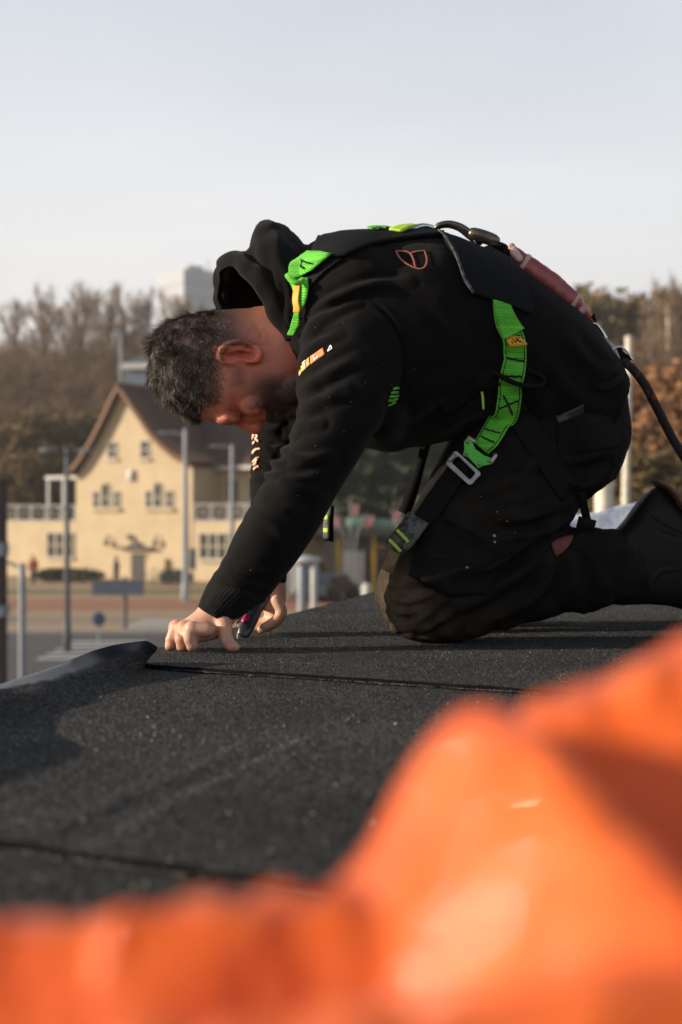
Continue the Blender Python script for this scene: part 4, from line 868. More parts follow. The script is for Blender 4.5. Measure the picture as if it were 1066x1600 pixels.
tb_ = plane_pts([(921,499),(929,489),(935,512),(927,512)], P(928,500,2.56), np.array([0,-1.0,0])); obj('webbing_tab', (np.vstack([tb_, tb_+np.array([0,.012,0])]), [(0,1,2,3),(7,6,5,4)]+[(i,(i+1)%4,(i+1)%4+4,i+4) for i in range(4)]), M_web, lan, smooth=False)
obj('steel_ring', tube([P(925,508,2.56),P(933,507,2.558),P(944,522,2.555),P(950,538,2.555),P(943,536,2.562),P(932,524,2.562)], .0028, n=9, closed=True), M_bright, lan)
obj('swivel_link', tube([P(941,528,2.55),P(951,536,2.548),P(960,548,2.548),P(966,560,2.55)], [.0046,.0052,.0048,.004], n=10), M_steel, lan)
fr_ = plane_pts([(956,545),(968,542),(987,560),(982,573),(974,577)], P(970,558,2.55), np.array([.1,-1.0,.1])); k5 = len(fr_)
obj('eye_webbing', (np.vstack([fr_, fr_+np.array([0,.02,0])]), [tuple(range(k5)), tuple(range(2*k5-1,k5-1,-1))]+[(i,(i+1)%k5,(i+1)%k5+k5,i+k5) for i in range(k5)]), M_web, lan, smooth=False)
obj('eye_thimble', tube([P(957,546,2.543),P(969,542,2.543),P(980,550,2.543),P(988,562,2.543)], .0022, n=8), M_bright, lan)
obj('eye_thimble', tube([P(957,548,2.543),P(965,562,2.543),P(975,577,2.543)], .0022, n=8), M_bright, lan)
rp = [P(976,566,2.55),P(990,578,2.55),(P(1008,602,2.56)),P(1028,640,2.58),P(1046,676,2.60),P(1066,710,2.62),P(1098,762,2.66),P(1140,836,2.74)]
rp += [np.array([.86,2.85,.09]), np.array([1.02,2.98,.014]), np.array([1.3,3.02,.012]), np.array([1.7,2.9,.012])]
V_, F_ = tube(rp, [.0078]+[.0084]*(len(rp)-1), n=12, sub=14)
obj('rope', (V_,F_), M_rope, lan)

# ------------------------------------------------------------------ knife in the far hand
M_kn = mat('black_knife_handle', (.014,.013,.015), (.03,.026,.03), rough=.3, scale=60, bump=.2, bscale=200, spec=.6)
M_mag = mat('magenta_grip', (.30,.015,.10), (.22,.01,.07), rough=.4, scale=60)
kf = thing('utility_knife', 'dark utility knife with a magenta grip in the roofer\'s far hand', 'knife', P(378,998,2.59), world=True)
obj('handle', loft([(404,925,424,932,2.63,.008),(392,945,412,952,2.62,.010),(380,964,402,974,2.605,.011),(373,979,396,985,2.595,.010),(371,990,389,996,2.59,.008)], 20, 5, 3), M_kn, kf)
obj('grip', loft([(384,957,391,961,2.596,.006),(379,965,389,970,2.590,.0085),(376,971,384,975,2.588,.006)], 14, 4), M_mag, kf)
obj('blade', loft([(371,987,386,996,2.59,.0022),(370,994,383,999,2.585,.0016),(371,1000,375,1001,2.58,.0008)], 10, 3, 4), M_steel, kf)
# ------------------------------------------------------------------ street, square, wooded hill
GH = CAMH-GZ                    # camera height above the street
def hill(x, y):
    x = np.asarray(x, float); y = np.asarray(y, float)
    r = np.clip((y-116-.05*x)/120, 0, 1); r = r*r*(3-2*r)
    return GZ+14*r+(1.6*fbm(np.column_stack([x.ravel()*.012, y.ravel()*.012, 0*x.ravel()]),3)).reshape(x.shape)*r-6*np.clip((y-400)/600,0,1)
M_soil = mat('leaf_litter_ground', (.095,.062,.034), (.06,.046,.023), rough=.95, scale=.25, detail=8, bump=.4, bscale=3, bdist=.05)
xs_ = np.concatenate([np.linspace(-900,-160,14), np.linspace(-150,150,61), np.linspace(160,900,14)])
ys_ = np.concatenate([np.linspace(-60,110,18), np.linspace(114,300,40), np.linspace(320,1500,24)])
Xg, Yg = np.meshgrid(xs_, ys_, indexing='ij'); G = np.stack([Xg,Yg,hill(Xg,Yg)],-1)
tag(obj('ground', grid(G), M_soil), kind='structure')
def sheet_obj(name, x0, x1, y0, y1, k, m, skew=0.0):
    z = GZ+.012*k; return tag(obj(name, ([(x0,y0+skew*x0,z),(x1,y0+skew*x1,z),(x1,y1+skew*x1,z),(x0,y1+skew*x0,z)], [(0,1,2,3)]), m, smooth=False), kind='structure')
def Dg(py): return GH*F/(py-800)
M_tan = mat('sandy_clinker_paving', (.34,.235,.135), (.27,.18,.105), rough=.9, scale=1.2, detail=8, bump=.2, bscale=12)
M_redpv = mat('red_cycle_path', (.30,.135,.075), (.25,.11,.065), rough=.9, scale=2, detail=7, bump=.2, bscale=12)
M_asph = mat('asphalt', (.050,.050,.052), (.068,.067,.066), rough=.9, scale=3, detail=8, bump=.3, bscale=40)
M_mark = mat('road_paint', (.46,.45,.43), (.36,.35,.33), rough=.7, scale=3, detail=6)
M_kerb = mat('concrete_kerb', (.36,.34,.31), (.28,.27,.25), rough=.9, scale=4)
sheet_obj('square_paving', -70, 90, Dg(986), 112, 1, M_tan, .02)
sheet_obj('cycle_path', -70, 90, Dg(953), Dg(936), 2, M_redpv, .02)
sheet_obj('planting_strip', -70, 90, Dg(928), Dg(921), 2, mat('dry_grass', (.16,.14,.06), (.12,.11,.05), rough=1, scale=3, detail=8), .02)
sheet_obj('tram_paving', -70, 90, Dg(972), Dg(963), 2, mat('grey_clinker', (.25,.20,.14), (.20,.165,.12), rough=.9, scale=2, detail=8), .02)
sheet_obj('street', -70, 90, 14, Dg(992), 1, M_asph, .02)
kb = MB(); y_ = (Dg(992)+Dg(986))/2; kb.box(-70,90,-.25,.25,GZ-.1,GZ+.13)
V_,F_ = kb.vf(); V_[:,1] += y_+.02*V_[:,0]; tag(obj('kerb', (V_,F_), M_kerb, smooth=False), kind='structure')
for k in range(5): sheet_obj('road_markings', -21.2+k*.9, -20.75+k*.9+.05, 44.6, 48.6, 2, M_mark) if False else None
for k in range(5):
    y0 = 42.2+k*1.35; sheet_obj('road_markings', (95-533)/F*46, (215-533)/F*46, y0, y0+.62, 2, M_mark)
for k in range(4):
    y0 = 52.2+k*1.5; sheet_obj('road_markings', (205-533)/F*55, (296-533)/F*55, y0, y0+1.0, 3, M_mark)

# ------------------------------------------------------------------ cream villa across the square
M_cream = mat('cream_render', (.49,.385,.245), (.43,.335,.21), rough=.85, scale=.7, detail=7, bump=.15, bscale=8)
M_tile = mat('dark_clay_tiles', (.055,.030,.020), (.082,.045,.028), rough=.8, scale=1.5, detail=6, bump=.6, bscale=6, bdist=.05, stretch=(1,1,3))
M_verge = mat('brown_verge_board', (.15,.075,.036), (.11,.06,.03), rough=.7, scale=3)
M_frame = mat('window_frame_paint', (.42,.37,.28), (.36,.31,.23), rough=.6, scale=5)
M_glass = mat('window_glass', (.025,.026,.026), (.04,.04,.04), rough=.12, scale=1, spec=.6)
M_white = mat('white_paint', (.50,.49,.47), (.42,.41,.40), rough=.6, scale=4)
M_dark = mat('dark_ironwork', (.035,.033,.030), (.05,.047,.042), rough=.6, scale=6)
HA = R(30); O_ = P(207,905,93); hs = thing('villa', 'cream villa with steep bell-cast gable and dark tiled roof across the square', 'house', (O_[0],O_[1],GZ), -HA)
ca, sa = math.cos(HA), math.sin(HA)
def fx(px, py=None, off=0.0):    # photo column/row -> position along the facade and height above ground (off = metres behind the facade plane)
    ox, oy = O_[0]+off*sa, O_[1]+off*ca; k = (px-533)/F; s = (k*oy-ox)/(ca+k*sa); Y = oy-s*sa
    return s if py is None else (s, (800-py)/F*Y+GH)
def ext(poly, y0, y1):          # polygon in facade plane extruded into depth
    n = len(poly); V = [(x,y0,z) for x,z in poly]+[(x,y1,z) for x,z in poly]
    return V, [tuple(range(n)), tuple(range(2*n-1,n-1,-1))]+[(i,n+i,n+(i+1)%n,(i+1)%n) for i in range(n)]
prof = [fx(119,746),fx(128,733),fx(141,712),fx(154,690),fx(169,660),fx(182,632),fx(194,609),fx(208,630),fx(225,655),fx(243,680),fx(262,700),fx(280,715),fx(300,726),fx(301,735)]
base = [(fx(119)+.0,-.1)]+[(max(x,fx(119)),z) for x,z in prof]+[(fx(301),-.1)]
base = [(fx(119),-.1)]+prof+[(fx(301),-.1)]
M_w = M_cream
obj('wall', ext(base, 0, 9.5), M_cream, hs, smooth=False)
# roof follows the gable profile, projecting in front of it
rp_ = cat(np.array([fx(109,737),fx(122,727),fx(137,705),fx(152,680),fx(168,648),fx(182,618),fx(194,598)]), 25); lp = rp_
rr = cat(np.array([fx(194,598),fx(210,622),fx(228,648),fx(246,674),fx(264,693),fx(284,709),fx(310,722)]), 25)
def roofslab(pl, y0, y1, th, name, m):
    A_ = np.stack([np.column_stack([pl[:,0], np.full(len(pl), y), pl[:,1]+.0]) for y in (y0,y1)],1); d = np.gradient(pl,axis=0); n = unit(np.stack([-d[:,1],0*d[:,0],d[:,0]],1)); n[n[:,2]<0] *= -1
    return obj(name, slab(A_, np.repeat(n[:,None],2,1), th), m, hs)
rl = roofslab(lp, -.55, 9.8, .28, 'roof', M_tile); r2 = roofslab(rr, -.55, 9.8, .28, 'roof', M_tile)
roofslab(lp-np.array([0,.06]), -.62, -.552, .34, 'verge_board', M_verge); roofslab(rr-np.array([0,.06]), -.62, -.552, .34, 'verge_board', M_verge)
# right wing set back, its roof slope facing the square
zE = fx(305,727)[1]; s0 = fx(301)+.02; s1 = fx(470, None, 3.0); zR = fx(194,598)[1]-.7
obj('wing_wall', ext([(s0,-.1),(s1,-.1),(s1,zE),(s0,zE)], 3.0, 11.5), M_cream, hs, smooth=False)
A_ = np.array([[(s0-4.2,2.3,zE-.05),(s1+.5,2.3,zE-.05)],[(s0-4.2,3.6,zE+1.1),(s1+.5,3.6,zE+1.1)],[(s0-4.2,7.2,zR),(s1-2.2,7.2,zR)]]); nn_ = gnormals(A_); nn_ = nn_ if nn_[1,0,2] > 0 else -nn_
obj('wing_roof', slab(A_, nn_, .25), M_tile, hs); A_ = A_*np.array([1,-1,1])+np.array([0,14.4,0]); nn_ = gnormals(A_); nn_ = nn_ if nn_[1,0,2] > 0 else -nn_
obj('wing_roof', slab(A_, nn_, .25), M_tile, hs)
mb = MB(); mb.box(s0, s1+.5, 2.15, 2.32, zE-.22, zE+.0); obj('gutter', mb.vf(), M_white, hs, smooth=False)
zB = fx(340,815)[1]
sx0 = fx(301)+.015; sx1 = fx(440)
obj('bay_wall', ext([(sx0,-.1),(sx1,-.1),(sx1,zB),(sx0,zB)], .05, 3.0-.01), M_cream, hs, smooth=False)
zL = fx(60,815)[1]; sl0 = fx(-20); sl1 = fx(119)-.015
obj('side_wall', ext([(sl0,-.1),(sl1,-.1),(sl1,zL),(sl0,zL)], .05, 6.0), M_cream, hs, smooth=False)
M_rail = mat('weathered_railing_paint', (.30,.295,.285), (.22,.215,.21), rough=.7, scale=4)
def railing(s0, s1, z0, z1, y):
    mb = MB(); n = max(3, int((s1-s0)/1.15)); st = np.linspace(s0, s1, n+1)
    mb.box(s0-.05, s1+.05, y-.06, y+.06, z1-.10, z1); mb.box(s0, s1, y-.04, y+.04, z0, z0+.12)
    for s in st: mb.box(s-.07, s+.07, y-.07, y+.07, z0+.121, z1-.101)
    for a_, b_ in zip(st[:-1], st[1:]):
        p = lambda u,v: np.array([a_+(b_-a_)*u, y, z0+.12+(z1-z0-.22)*v])
        for u0,v0,u1,v1 in ((.08,.05,.5,.5),(.5,.5,.92,.05),(.08,.95,.5,.5),(.5,.5,.92,.95)): mb.add(tube([p(u0,v0),(p(u0,v0)+p(u1,v1))/2,p(u1,v1)], .035, n=5, sub=1))
    return obj('railing', mb.vf(), M_rail, hs, smooth=False)
zr = fx(340,787)[1]-zB
railing(sx0+.1, sx1-.1, zB+.01, zB+zr, .12); railing(sl0+.1, sl1-.1, zL+.01, zL+zr, .12)
def window(x0, y0, x1, y1, arch=False, cols=1, rows=1, off=0.0, sill=True):
    a, zt = fx(x0, y0, off); b, zb = fx(x1, y1, off); y = off-.05; fw = .09
    mb = MB(); mb.box(a-fw, a, y-.02, y+.16, zb-fw, zt+fw); mb.box(b, b+fw, y-.02, y+.16, zb-fw, zt+fw); mb.box(a+.001, b-.001, y-.02, y+.16, zb-fw, zb); 
    if not arch: mb.box(a+.001, b-.001, y-.02, y+.16, zt, zt+fw)
    for k in range(1, cols): x = a+(b-a)*k/cols; mb.box(x-.06, x+.06, y-.01, y+.14, zb+.001, zt-.001)
    for k in range(1, rows): z = zb+(zt-zb)*k/rows; mb.box(a+.001, b-.001, y-.005, y+.13, z-.035, z+.035)
    if sill: mb.box(a-.2, b+.2, y-.16, y+.1, zb-fw-.12, zb-fw-.002)
    if arch:
        r = (b-a)/2; c = (a+b)/2; mb.add(tube([(c+(r+.04)*math.cos(t), y+.02, zt+(r+.04)*math.sin(t)) for t in np.linspace(0,math.pi,9)], .06, n=6, sub=1))
    f = obj('window', mb.vf(), M_frame, hs, smooth=False); mb = MB(); mb.box(a+.004, b-.004, y+.03, y+.045, zb+.004, zt-.004)
    if arch:
        n = 10; V = [(c+r*math.cos(t), y+.03, zt+r*math.sin(t)) for t in np.linspace(0,math.pi,n)]; V += [(x_,y+.045,z_) for x_,_,z_ in V]; mb.add((V, [tuple(range(n)), tuple(range(2*n-1,n-1,-1))]+[(i,n+i,n+i+1,i+1) for i in range(n-1)]+[(n-1,2*n-1,n,0)]))
    obj('pane', mb.vf(), M_glass, f, smooth=False); return f
window(170,692,182,715,rows=2); window(221,690,233,715,rows=2)
for x0,x1,ar in ((147,156,0),(160,171,1),(179,187,0)): window(x0, 769 if not ar else 763, x1, 792, bool(ar), rows=2, sill=False)
for x0,x1,ar in ((229,238,0),(242,253,1),(261,270,0)): window(x0, 768 if not ar else 762, x1, 792, bool(ar), rows=2, sill=False)
for x0,x1 in ((144,190),(226,273)):
    a, z = fx(x0,795); b, _ = fx(x1,795); mb = MB(); mb.box(a,b,-.22,.02,z-.16,z); obj('window_sill', mb.vf(), M_cream, hs, smooth=False)
window(75,833,114,870,cols=3,rows=2); window(313,834,354,873,cols=3,rows=2); window(372,834,412,873,cols=3,rows=2)
window(308,755,325,787,cols=2,off=3.0,sill=False); window(356,750,372,785,cols=2,off=3.0,sill=False); window(392,748,410,784,cols=2,off=3.0,sill=False)
# plaque, porch and door
a, z = fx(200,735); b, z2 = fx(212,752); mb = MB(); mb.box(a,b,-.12,.02,z2,z); mb.add(ball(((a+b)/2,-.14,(z+z2)/2+.1),(.22,.10,.26),8)); obj('stone_plaque', mb.vf(), M_white, hs)
da, dz = fx(197,858); db, _ = fx(231,858)
mb = MB(); mb.box(da, db, -.06, .012, .0, dz); obj('porch_recess', mb.vf(), M_cream, hs, smooth=False)
dl = fx(206); M_door = mat('dark_door', (.012,.008,.006), (.02,.013,.01), rough=.6, scale=5); mb = MB(); mb.box(dl, db-.15, -.09, -.062, .02, dz-.25); dr = obj('door', mb.vf(), M_door, hs, smooth=False)
obj('handle', tube([(dl+.25,-.14,1.0),(dl+.25,-.16,1.1),(dl+.25,-.14,1.2)], .025, n=6), M_white, dr)
mb = MB(); mb.box(da-.55, db+.55, -.5, .02, dz+.02, dz+.17); mb.add(ext([(da+.3,dz+.18),((da+db)/2,dz+.55),(db-.3,dz+.18)], -.35, .02)); obj('door_canopy', mb.vf(), M_dark, hs, smooth=False)
mb = MB(); c_, cz = fx(205,832); mb.add(ball((c_,-.2,cz-.3),(.17,.15,.2),8)); obj('crest_lamp', mb.vf(), M_dark, hs)
for x in (171,247):
    c_, cz = fx(x,848); mb = MB(); mb.add(ball((c_,-.3,cz),(.17,.16,.22),8)); mb.add(tube([(c_,-.3,cz+.25),(c_,-.15,cz+.45),(c_,.01,cz+.45)], .04, n=6)); obj('wall_lantern', mb.vf(), M_dark, hs)
a, z = fx(232,872); b, _ = fx(262,872); mb = MB(); mb.box(a,b,-.30,-.02,0,z); obj('porch_wall', mb.vf(), M_cream, hs, smooth=False)
a, z = fx(66,746); b, _ = fx(121,746); mb = MB(); mb.box(a,b,.3,3.6,z-.12,z+.1)
for s in (a+.2, (a+b)/2, b-.3): mb.box(s-.07,s+.07,.35,.49,zL,z-.121)
obj('pergola', mb.vf(), M_white, hs, smooth=False)
mb = MB(); mb.box(a+.3,b,4.0,4.2,zL,z-.3); obj('terrace_screen', mb.vf(), M_dark, hs, smooth=False)
c_, cz = fx(286,640); mb = MB(); mb.box(c_+2.5,c_+3.3,6.6,7.5,zR-.6,zR+1.3); obj('chimney', mb.vf(), M_verge, hs, smooth=False)

# ------------------------------------------------------------------ street furniture
M_pole = mat('dark_painted_pole', (.045,.052,.065), (.06,.066,.08), rough=.5, scale=6)
M_gal = mat('galvanised_pole', (.23,.25,.275), (.18,.20,.225), rough=.55, scale=6, metal=.2)
def on_ground(px, D): p = P(px, 800, D); return np.array([p[0], D, GZ])
def zat(py, D): return CAMH-(py-800)/F*D-GZ      # height above the street
def lamp_post(px, D, ptop, arms, r, m, label, head=.55):
    o = thing('street_lamp', label, 'street lamp', on_ground(px, D)); h = zat(ptop, D); mb = MB()
    obj('pole', tube([(0,0,-.2),(0,0,h*.5),(0,0,h)], [r*1.3,r,r*.75], n=12), m, o); obj('base', tube([(0,0,0),(0,0,.5),(0,0,.9)], [r*1.5,r*1.45,r*1.35], n=12, sub=1), m, o)
    for dx, zz in arms:
        obj('arm', tube([(0,0,h-.25),(dx*.5,0,h-.04+zz),(dx,0,h+zz)], r*.5, n=8), m, o)
        mb = MB(); mb.add(ball((dx*(1+.2/abs(dx)),0,h+zz-.02),(head*.8,.14,.055),8)); obj('lamp_head', mb.vf(), M_gal, o)
    return o
lamp_post(105,45,703,[(-.42,.0),(.42,.0)],.085,M_pole,'dark slim street lamp with twin white heads left of the villa',.34)
lamp_post(290,70,672,[(-.75,-.12)],.14,M_gal,'tall silvery street lamp in front of the villa\'s right corner')
lamp_post(363,76,697,[(-.6,0)],.13,M_gal,'shorter grey street lamp in front of the villa\'s side wing')
lamp_post(189,122,520,[(-.35,0)],.13,M_gal,'pale slim street lamp up on the hillside above the villa gable',.5)
M_blue = mat('blue_sign_enamel', (.03,.05,.11), (.035,.055,.12), rough=.4, scale=3); M_sgrey = mat('grey_sign_back', (.105,.125,.16), (.085,.10,.13), rough=.5, scale=3)
o = thing('direction_sign', 'wide grey direction sign on one post in front of the villa door', 'sign', on_ground(196,53)); D = 53
obj('post', tube([(0,0,-.2),(0,0,1),(0,0,zat(903,D))], .075, n=10), M_pole, o)
x0 = (145-196)/F*D; x1 = (226-196)/F*D; mb = MB(); mb.box(x0,x1,-.13,-.09,zat(930,D),zat(906,D)); bd = obj('board', mb.vf(), M_sgrey, o, smooth=False)
mb = MB(); [mb.box(x0+.05,x1-.05,-.088,-.05,z-.03,z+.03) for z in (zat(925,D),zat(911,D))]; obj('bracket', mb.vf(), M_pole, bd, smooth=False); bd.location.z += 0
o = thing('round_traffic_sign', 'small round blue traffic sign on a thin post by the road', 'traffic sign', on_ground(155,47)); D = 47
obj('post', tube([(0,0,-.2),(0,0,.5),(0,0,zat(957,D))], .035, n=8), M_gal, o)
V_, F_ = ball((0,0,0),(.21,.02,.24),10); obj('sign_face', (V_+np.array([0,-.06,zat(967,D)]), F_), M_blue, o)
o = thing('street_name_post', 'blue pennant sign on the silvery lamp column', 'sign', on_ground(301,69)); D = 69
mb = MB(); mb.box(-.12,.16,-.02,.02,zat(890,D),zat(857,D)); obj('sign_face', mb.vf(), M_blue, o, smooth=False); obj('post', tube([(-.2,0,-.2),(-.2,0,1),(-.2,0,zat(855,D))], .04, n=8), M_gal, o)
o = thing('fence_post', 'grey steel post with a sloping rail at the left picture edge', 'post', on_ground(35,34)); D = 34
obj('pole', tube([(0,0,-.2),(0,0,1.2),(0,0,zat(884,D))], .085, n=12), M_gal, o); obj('rail', tube([(0,0,zat(888,D)),(-.6,0.0,zat(872,D)),(-1.6,.0,zat(850,D))], .035, n=8), M_gal, o)
for z_ in (965,1010): obj('rail', tube([(0,0,zat(z_,D)),(-.6,0,zat(z_,D)),(-1.6,0,zat(z_,D))], .022, n=8), M_gal, o)
M_brk = mat('dark_red_brick', (.032,.017,.015), (.045,.024,.02), rough=.9, scale=8, bump=.3, bscale=40)
o = thing('brick_pillar', 'dark brick pillar with a pale band at the left picture edge', 'pillar', on_ground(-18,30)); D = 30
mb = MB(); mb.box(-.33,.33,-.3,.3,-.2,zat(748,D)); obj('shaft', mb.vf(), M_brk, o, smooth=False)
mb = MB(); mb.box(-.36,.36,-.33,.33,zat(868,D),zat(848,D)); mb.box(-.37,.37,-.34,.34,zat(962,D),zat(946,D)); obj('stone_band', mb.vf(), M_gal, o, smooth=False)
o = thing('capped_vent_post', 'twin grey posts under one white cap just beyond the roof edge', 'post', on_ground(478,24)); D = 24
obj('pole', tube([(-.06,0,-.2),(-.06,0,1),(-.06,0,zat(884,D))], .085, n=12), M_gal, o); obj('pole', tube([(.135,-.05,-.2),(.135,-.05,1),(.135,-.05,zat(884,D))], .055, n=12), M_white, o)
V_,F_ = ball((0,0,0),(.27,.2,.085),9); obj('cap', (V_+np.array([-.03,0,zat(876,D)]),F_), M_white, o)
o = thing('bollard', 'short white bollard beyond the roof edge below the knee', 'bollard', on_ground(573,58)); obj('shaft', tube([(0,0,-.1),(0,0,.7),(0,0,zat(918,58))], [.2,.19,.2], n=12), M_white, o); obj('foot', tube([(0,0,0),(0,0,.05),(0,0,.1)], .27, n=12, sub=1), M_gal, o)

# parked bicycles along the front of the villa
M_tyre = mat('rubber_tyre', (.02,.02,.02), (.03,.03,.03), rough=.8, scale=10)
def bicycle(label, px, D, rz, col, group):
    o = thing('bicycle', label, 'bicycle', on_ground(px,D), rz, group); m = col
    for x in (-.52,.52):
        w_ = obj('wheel', tube([(x+.33*math.cos(t),0,.34+.33*math.sin(t)) for t in np.linspace(0,2*math.pi,17)[:-1]], .022, n=6, sub=1, closed=True), M_tyre, o)
        sp = MB(); [sp.add(tube([(x,0,.34),(x+.16*math.cos(t),0,.34+.16*math.sin(t)),(x+.31*math.cos(t),0,.34+.31*math.sin(t))], .004, n=3, sub=1)) for t in np.linspace(0,2*math.pi,9)[:-1]]; obj('spokes', sp.vf(), M_gal, w_)
    mb = MB()
    for a_, b_ in (((-.52,.34),(-.05,.30)),((-.05,.30),(-.18,.86)),((-.18,.80),(.36,.84)),((-.05,.30),(.38,.72)),((.52,.34),(.36,.92)),((-.52,.34),(-.17,.78))):
        p0 = np.array([a_[0],0,a_[1]]); p1 = np.array([b_[0],0,b_[1]]); mb.add(tube([p0,(p0+p1)/2,p1], .018, n=6, sub=1))
    obj('frame', mb.vf(), m, o); obj('handlebar', tube([(.28,-.27,.98),(.36,-.12,1.0),(.37,0,.97),(.36,.12,1.0),(.28,.27,.98)], .014, n=6), M_gal, o)
    obj('saddle', ball((-.20,0,.93),(.14,.075,.045),7), M_tyre, o)
for k,(px,D,rz,m,l) in enumerate(((246,86,.25,M_white,'pale bicycle parked closest to the villa porch'),(262,84,-.15,M_pole,'dark bicycle parked second from the villa porch'),(280,85,.1,M_white,'white bicycle parked beside the silvery lamp column'),
      (92,88,.3,M_pole,'dark bicycle parked below the villa\'s left window'),(120,86,-.2,M_verge,'brown bicycle parked left of the direction sign'),(140,88,.2,M_pole,'dark bicycle parked just behind the direction sign'))):
    bicycle(l, px, D, rz, m, 'bicycles parked in front of the villa')
# low clipped hedges before the house
def bushmesh(name, rx, ry, rz, n, leaf, seed):
    rg = np.random.default_rng(seed); d = unit(rg.normal(size=(n,3))); r = rg.random(n)**.33; c = d*r[:,None]*np.array([rx,ry,rz]); c *= (1+.25*vnoise(c*2.3/max(rx,.4)+seed))[:,None]; c[:,2] = np.abs(c[:,2]+rz*.9)
    a_ = unit(rg.normal(size=(n,3))); b_ = unit(np.cross(a_, rg.normal(size=(n,3)))); s = leaf*(.6+.8*rg.random(n))[:,None]
    V = np.stack([c-a_*s, c+b_*s*.6, c+a_*s, c-b_*s*.6],1).reshape(-1,3); return V, [(4*i,4*i+1,4*i+2,4*i+3) for i in range(n)]
M_hedge = mat('hedge_leaves', (.045,.055,.022), (.065,.06,.03), rough=.7, scale=2)
M_rust = mat('rust_beech_leaves', (.29,.13,.046), (.19,.10,.038), rough=.8, scale=.7, detail=5)
M_olive = mat('olive_foliage', (.19,.13,.042), (.13,.09,.032), rough=.8, scale=.6, detail=5)
M_dkgrn = mat('dark_evergreen_leaves', (.022,.032,.014), (.035,.045,.018), rough=.7, scale=.8, detail=5)
M_bark = mat('brown_bark', (.085,.062,.045), (.12,.09,.068), rough=.95, scale=2, detail=6, bump=.5, bscale=14, bdist=.03)
M_twig = mat('winter_twigs', (.19,.118,.062), (.125,.078,.043), rough=.9, scale=.5, detail=4)
M_pale = mat('silvery_twigs', (.26,.175,.105), (.19,.125,.078), rough=.9, scale=.5, detail=4)
M_birch = mat('birch_bark', (.72,.66,.54), (.58,.52,.42), rough=.8, scale=3, detail=6, bump=.3, bscale=10, stretch=(1,1,4))
for k,(px,D,sx_,l) in enumerate(((106,90,2.2,'low trimmed hedge below the villa\'s left window'),(275,88,1.2,'low trimmed hedge by the villa\'s right corner'))):
    o = thing('hedge', l, 'hedge', on_ground(px,D), 0, 'trimmed hedges in front of the villa'); obj('leaves', bushmesh('x',sx_,.5,.45,2600,.10,k+40), M_hedge, o, smooth=False, fix=False); mb = MB()
    for s in np.linspace(-sx_*.7,sx_*.7,5): mb.add(tube([(s,0,-.05),(s+.05,0,.25),(s+.1,0,.5)], .03, n=5, sub=1))
    obj('stems', mb.vf(), M_bark, o)

# two people far off on the pavement
M_jr = mat('red_jacket', (.32,.09,.05), rough=.9, scale=10); M_jd = mat('navy_jacket', (.03,.035,.05), rough=.9, scale=10); M_jean = mat('dark_trousers', (.035,.04,.055), rough=.9, scale=10); M_fskin = mat('distant_skin', (.42,.22,.15), rough=.6, scale=10)
def walker(label, px, D, rz, mj):
    b = MB(); b.add(ball((0,0,1.63),(.095,.11,.125),8)); b.add(tube([(0,0,.95),(0,0,1.2),(0,.0,1.42),(0,0,1.5)], [.14,.16,.15,.06], n=12))
    for s in (-1,1):
        b.add(tube([(s*.09,0,.95),(s*.10,.10*s,.5),(s*.10,.16*s-.06,.06)], [.085,.06,.042], n=10)); b.add(tube([(s*.10,.16*s-.06,.05),(s*.10,.16*s+.10-.06,.04)], .042, n=8, sub=2))
        b.add(tube([(s*.18,0,1.42),(s*.24,-.06*s,1.16),(s*.23,-.14*s,.92),(s*.23,-.17*s,.84)], [.06,.05,.038,.035], n=10))
    me = remesh(b.vf(), .022, 3); me.materials.append(M_fskin); o = bpy.data.objects.new('person', me); COL.objects.link(o); o.location = tuple(on_ground(px,D)); o.rotation_euler = (0,0,rz); tag(o, label, 'person')
    b = MB(); b.add(tube([(0,0,.88),(0,0,1.1),(0,0,1.40),(0,0,1.49)], [.175,.185,.185,.085], n=14))
    for s in (-1,1): b.add(tube([(s*.17,0,1.42),(s*.24,-.06*s,1.16),(s*.23,-.14*s,.93)], [.085,.07,.055], n=10))
    me = remesh(b.vf(), .025, 3); me.materials.append(mj); j = bpy.data.objects.new('jacket', me); COL.objects.link(j); j.parent = o
    b = MB()
    for s in (-1,1): b.add(tube([(s*.085,0,.98),(s*.10,.10*s,.5),(s*.10,.16*s-.06,.09)], [.11,.085,.065], n=10))
    me = remesh(b.vf(), .022, 3); me.materials.append(M_jean); j = bpy.data.objects.new('trousers', me); COL.objects.link(j); j.parent = o
    obj('hair', ball((0,.02,1.67),(.105,.115,.105),7), M_jd, o)
walker('distant walker in a rusty red jacket on the square below the left terrace', 52, 87, .4, M_jr)
walker('distant walker in dark clothes in front of the villa porch', 182, 84, 2.0, M_jd)

# low pavilion, cars and flags seen under the roofer's chest
M_yell = mat('ochre_posts', (.42,.27,.04), (.34,.22,.035), rough=.7, scale=4); M_gry = mat('grey_panel', (.26,.25,.26), (.21,.21,.22), rough=.6, scale=2); M_awn = mat('green_canopy', (.06,.12,.085), (.05,.10,.07), rough=.7, scale=2)
D = 78; o = thing('pavilion', 'low dark pavilion with ochre posts and green canopy seen under the roofer\'s chest', 'pavilion', on_ground(575,D)); q = lambda x: (x-575)/F*D
mb = MB(); mb.box(q(505),q(680),.6,5,0,zat(832,D)); obj('wall', mb.vf(), M_dark, o, smooth=False)
mb = MB(); mb.box(q(495),q(690),-1.6,5.3,zat(836,D),zat(826,D)); obj('canopy_roof', mb.vf(), M_dark, o, smooth=False)
for x in (529,583,640): mb = MB(); mb.box(q(x)-.13,q(x)+.13,-1.2,-.95,0,zat(837,D)); obj('post', mb.vf(), M_yell, o, smooth=False)
mb = MB(); mb.box(q(584),q(625),-.3,-.2,zat(857,D),zat(850,D)); obj('beam', mb.vf(), M_yell, o, smooth=False)
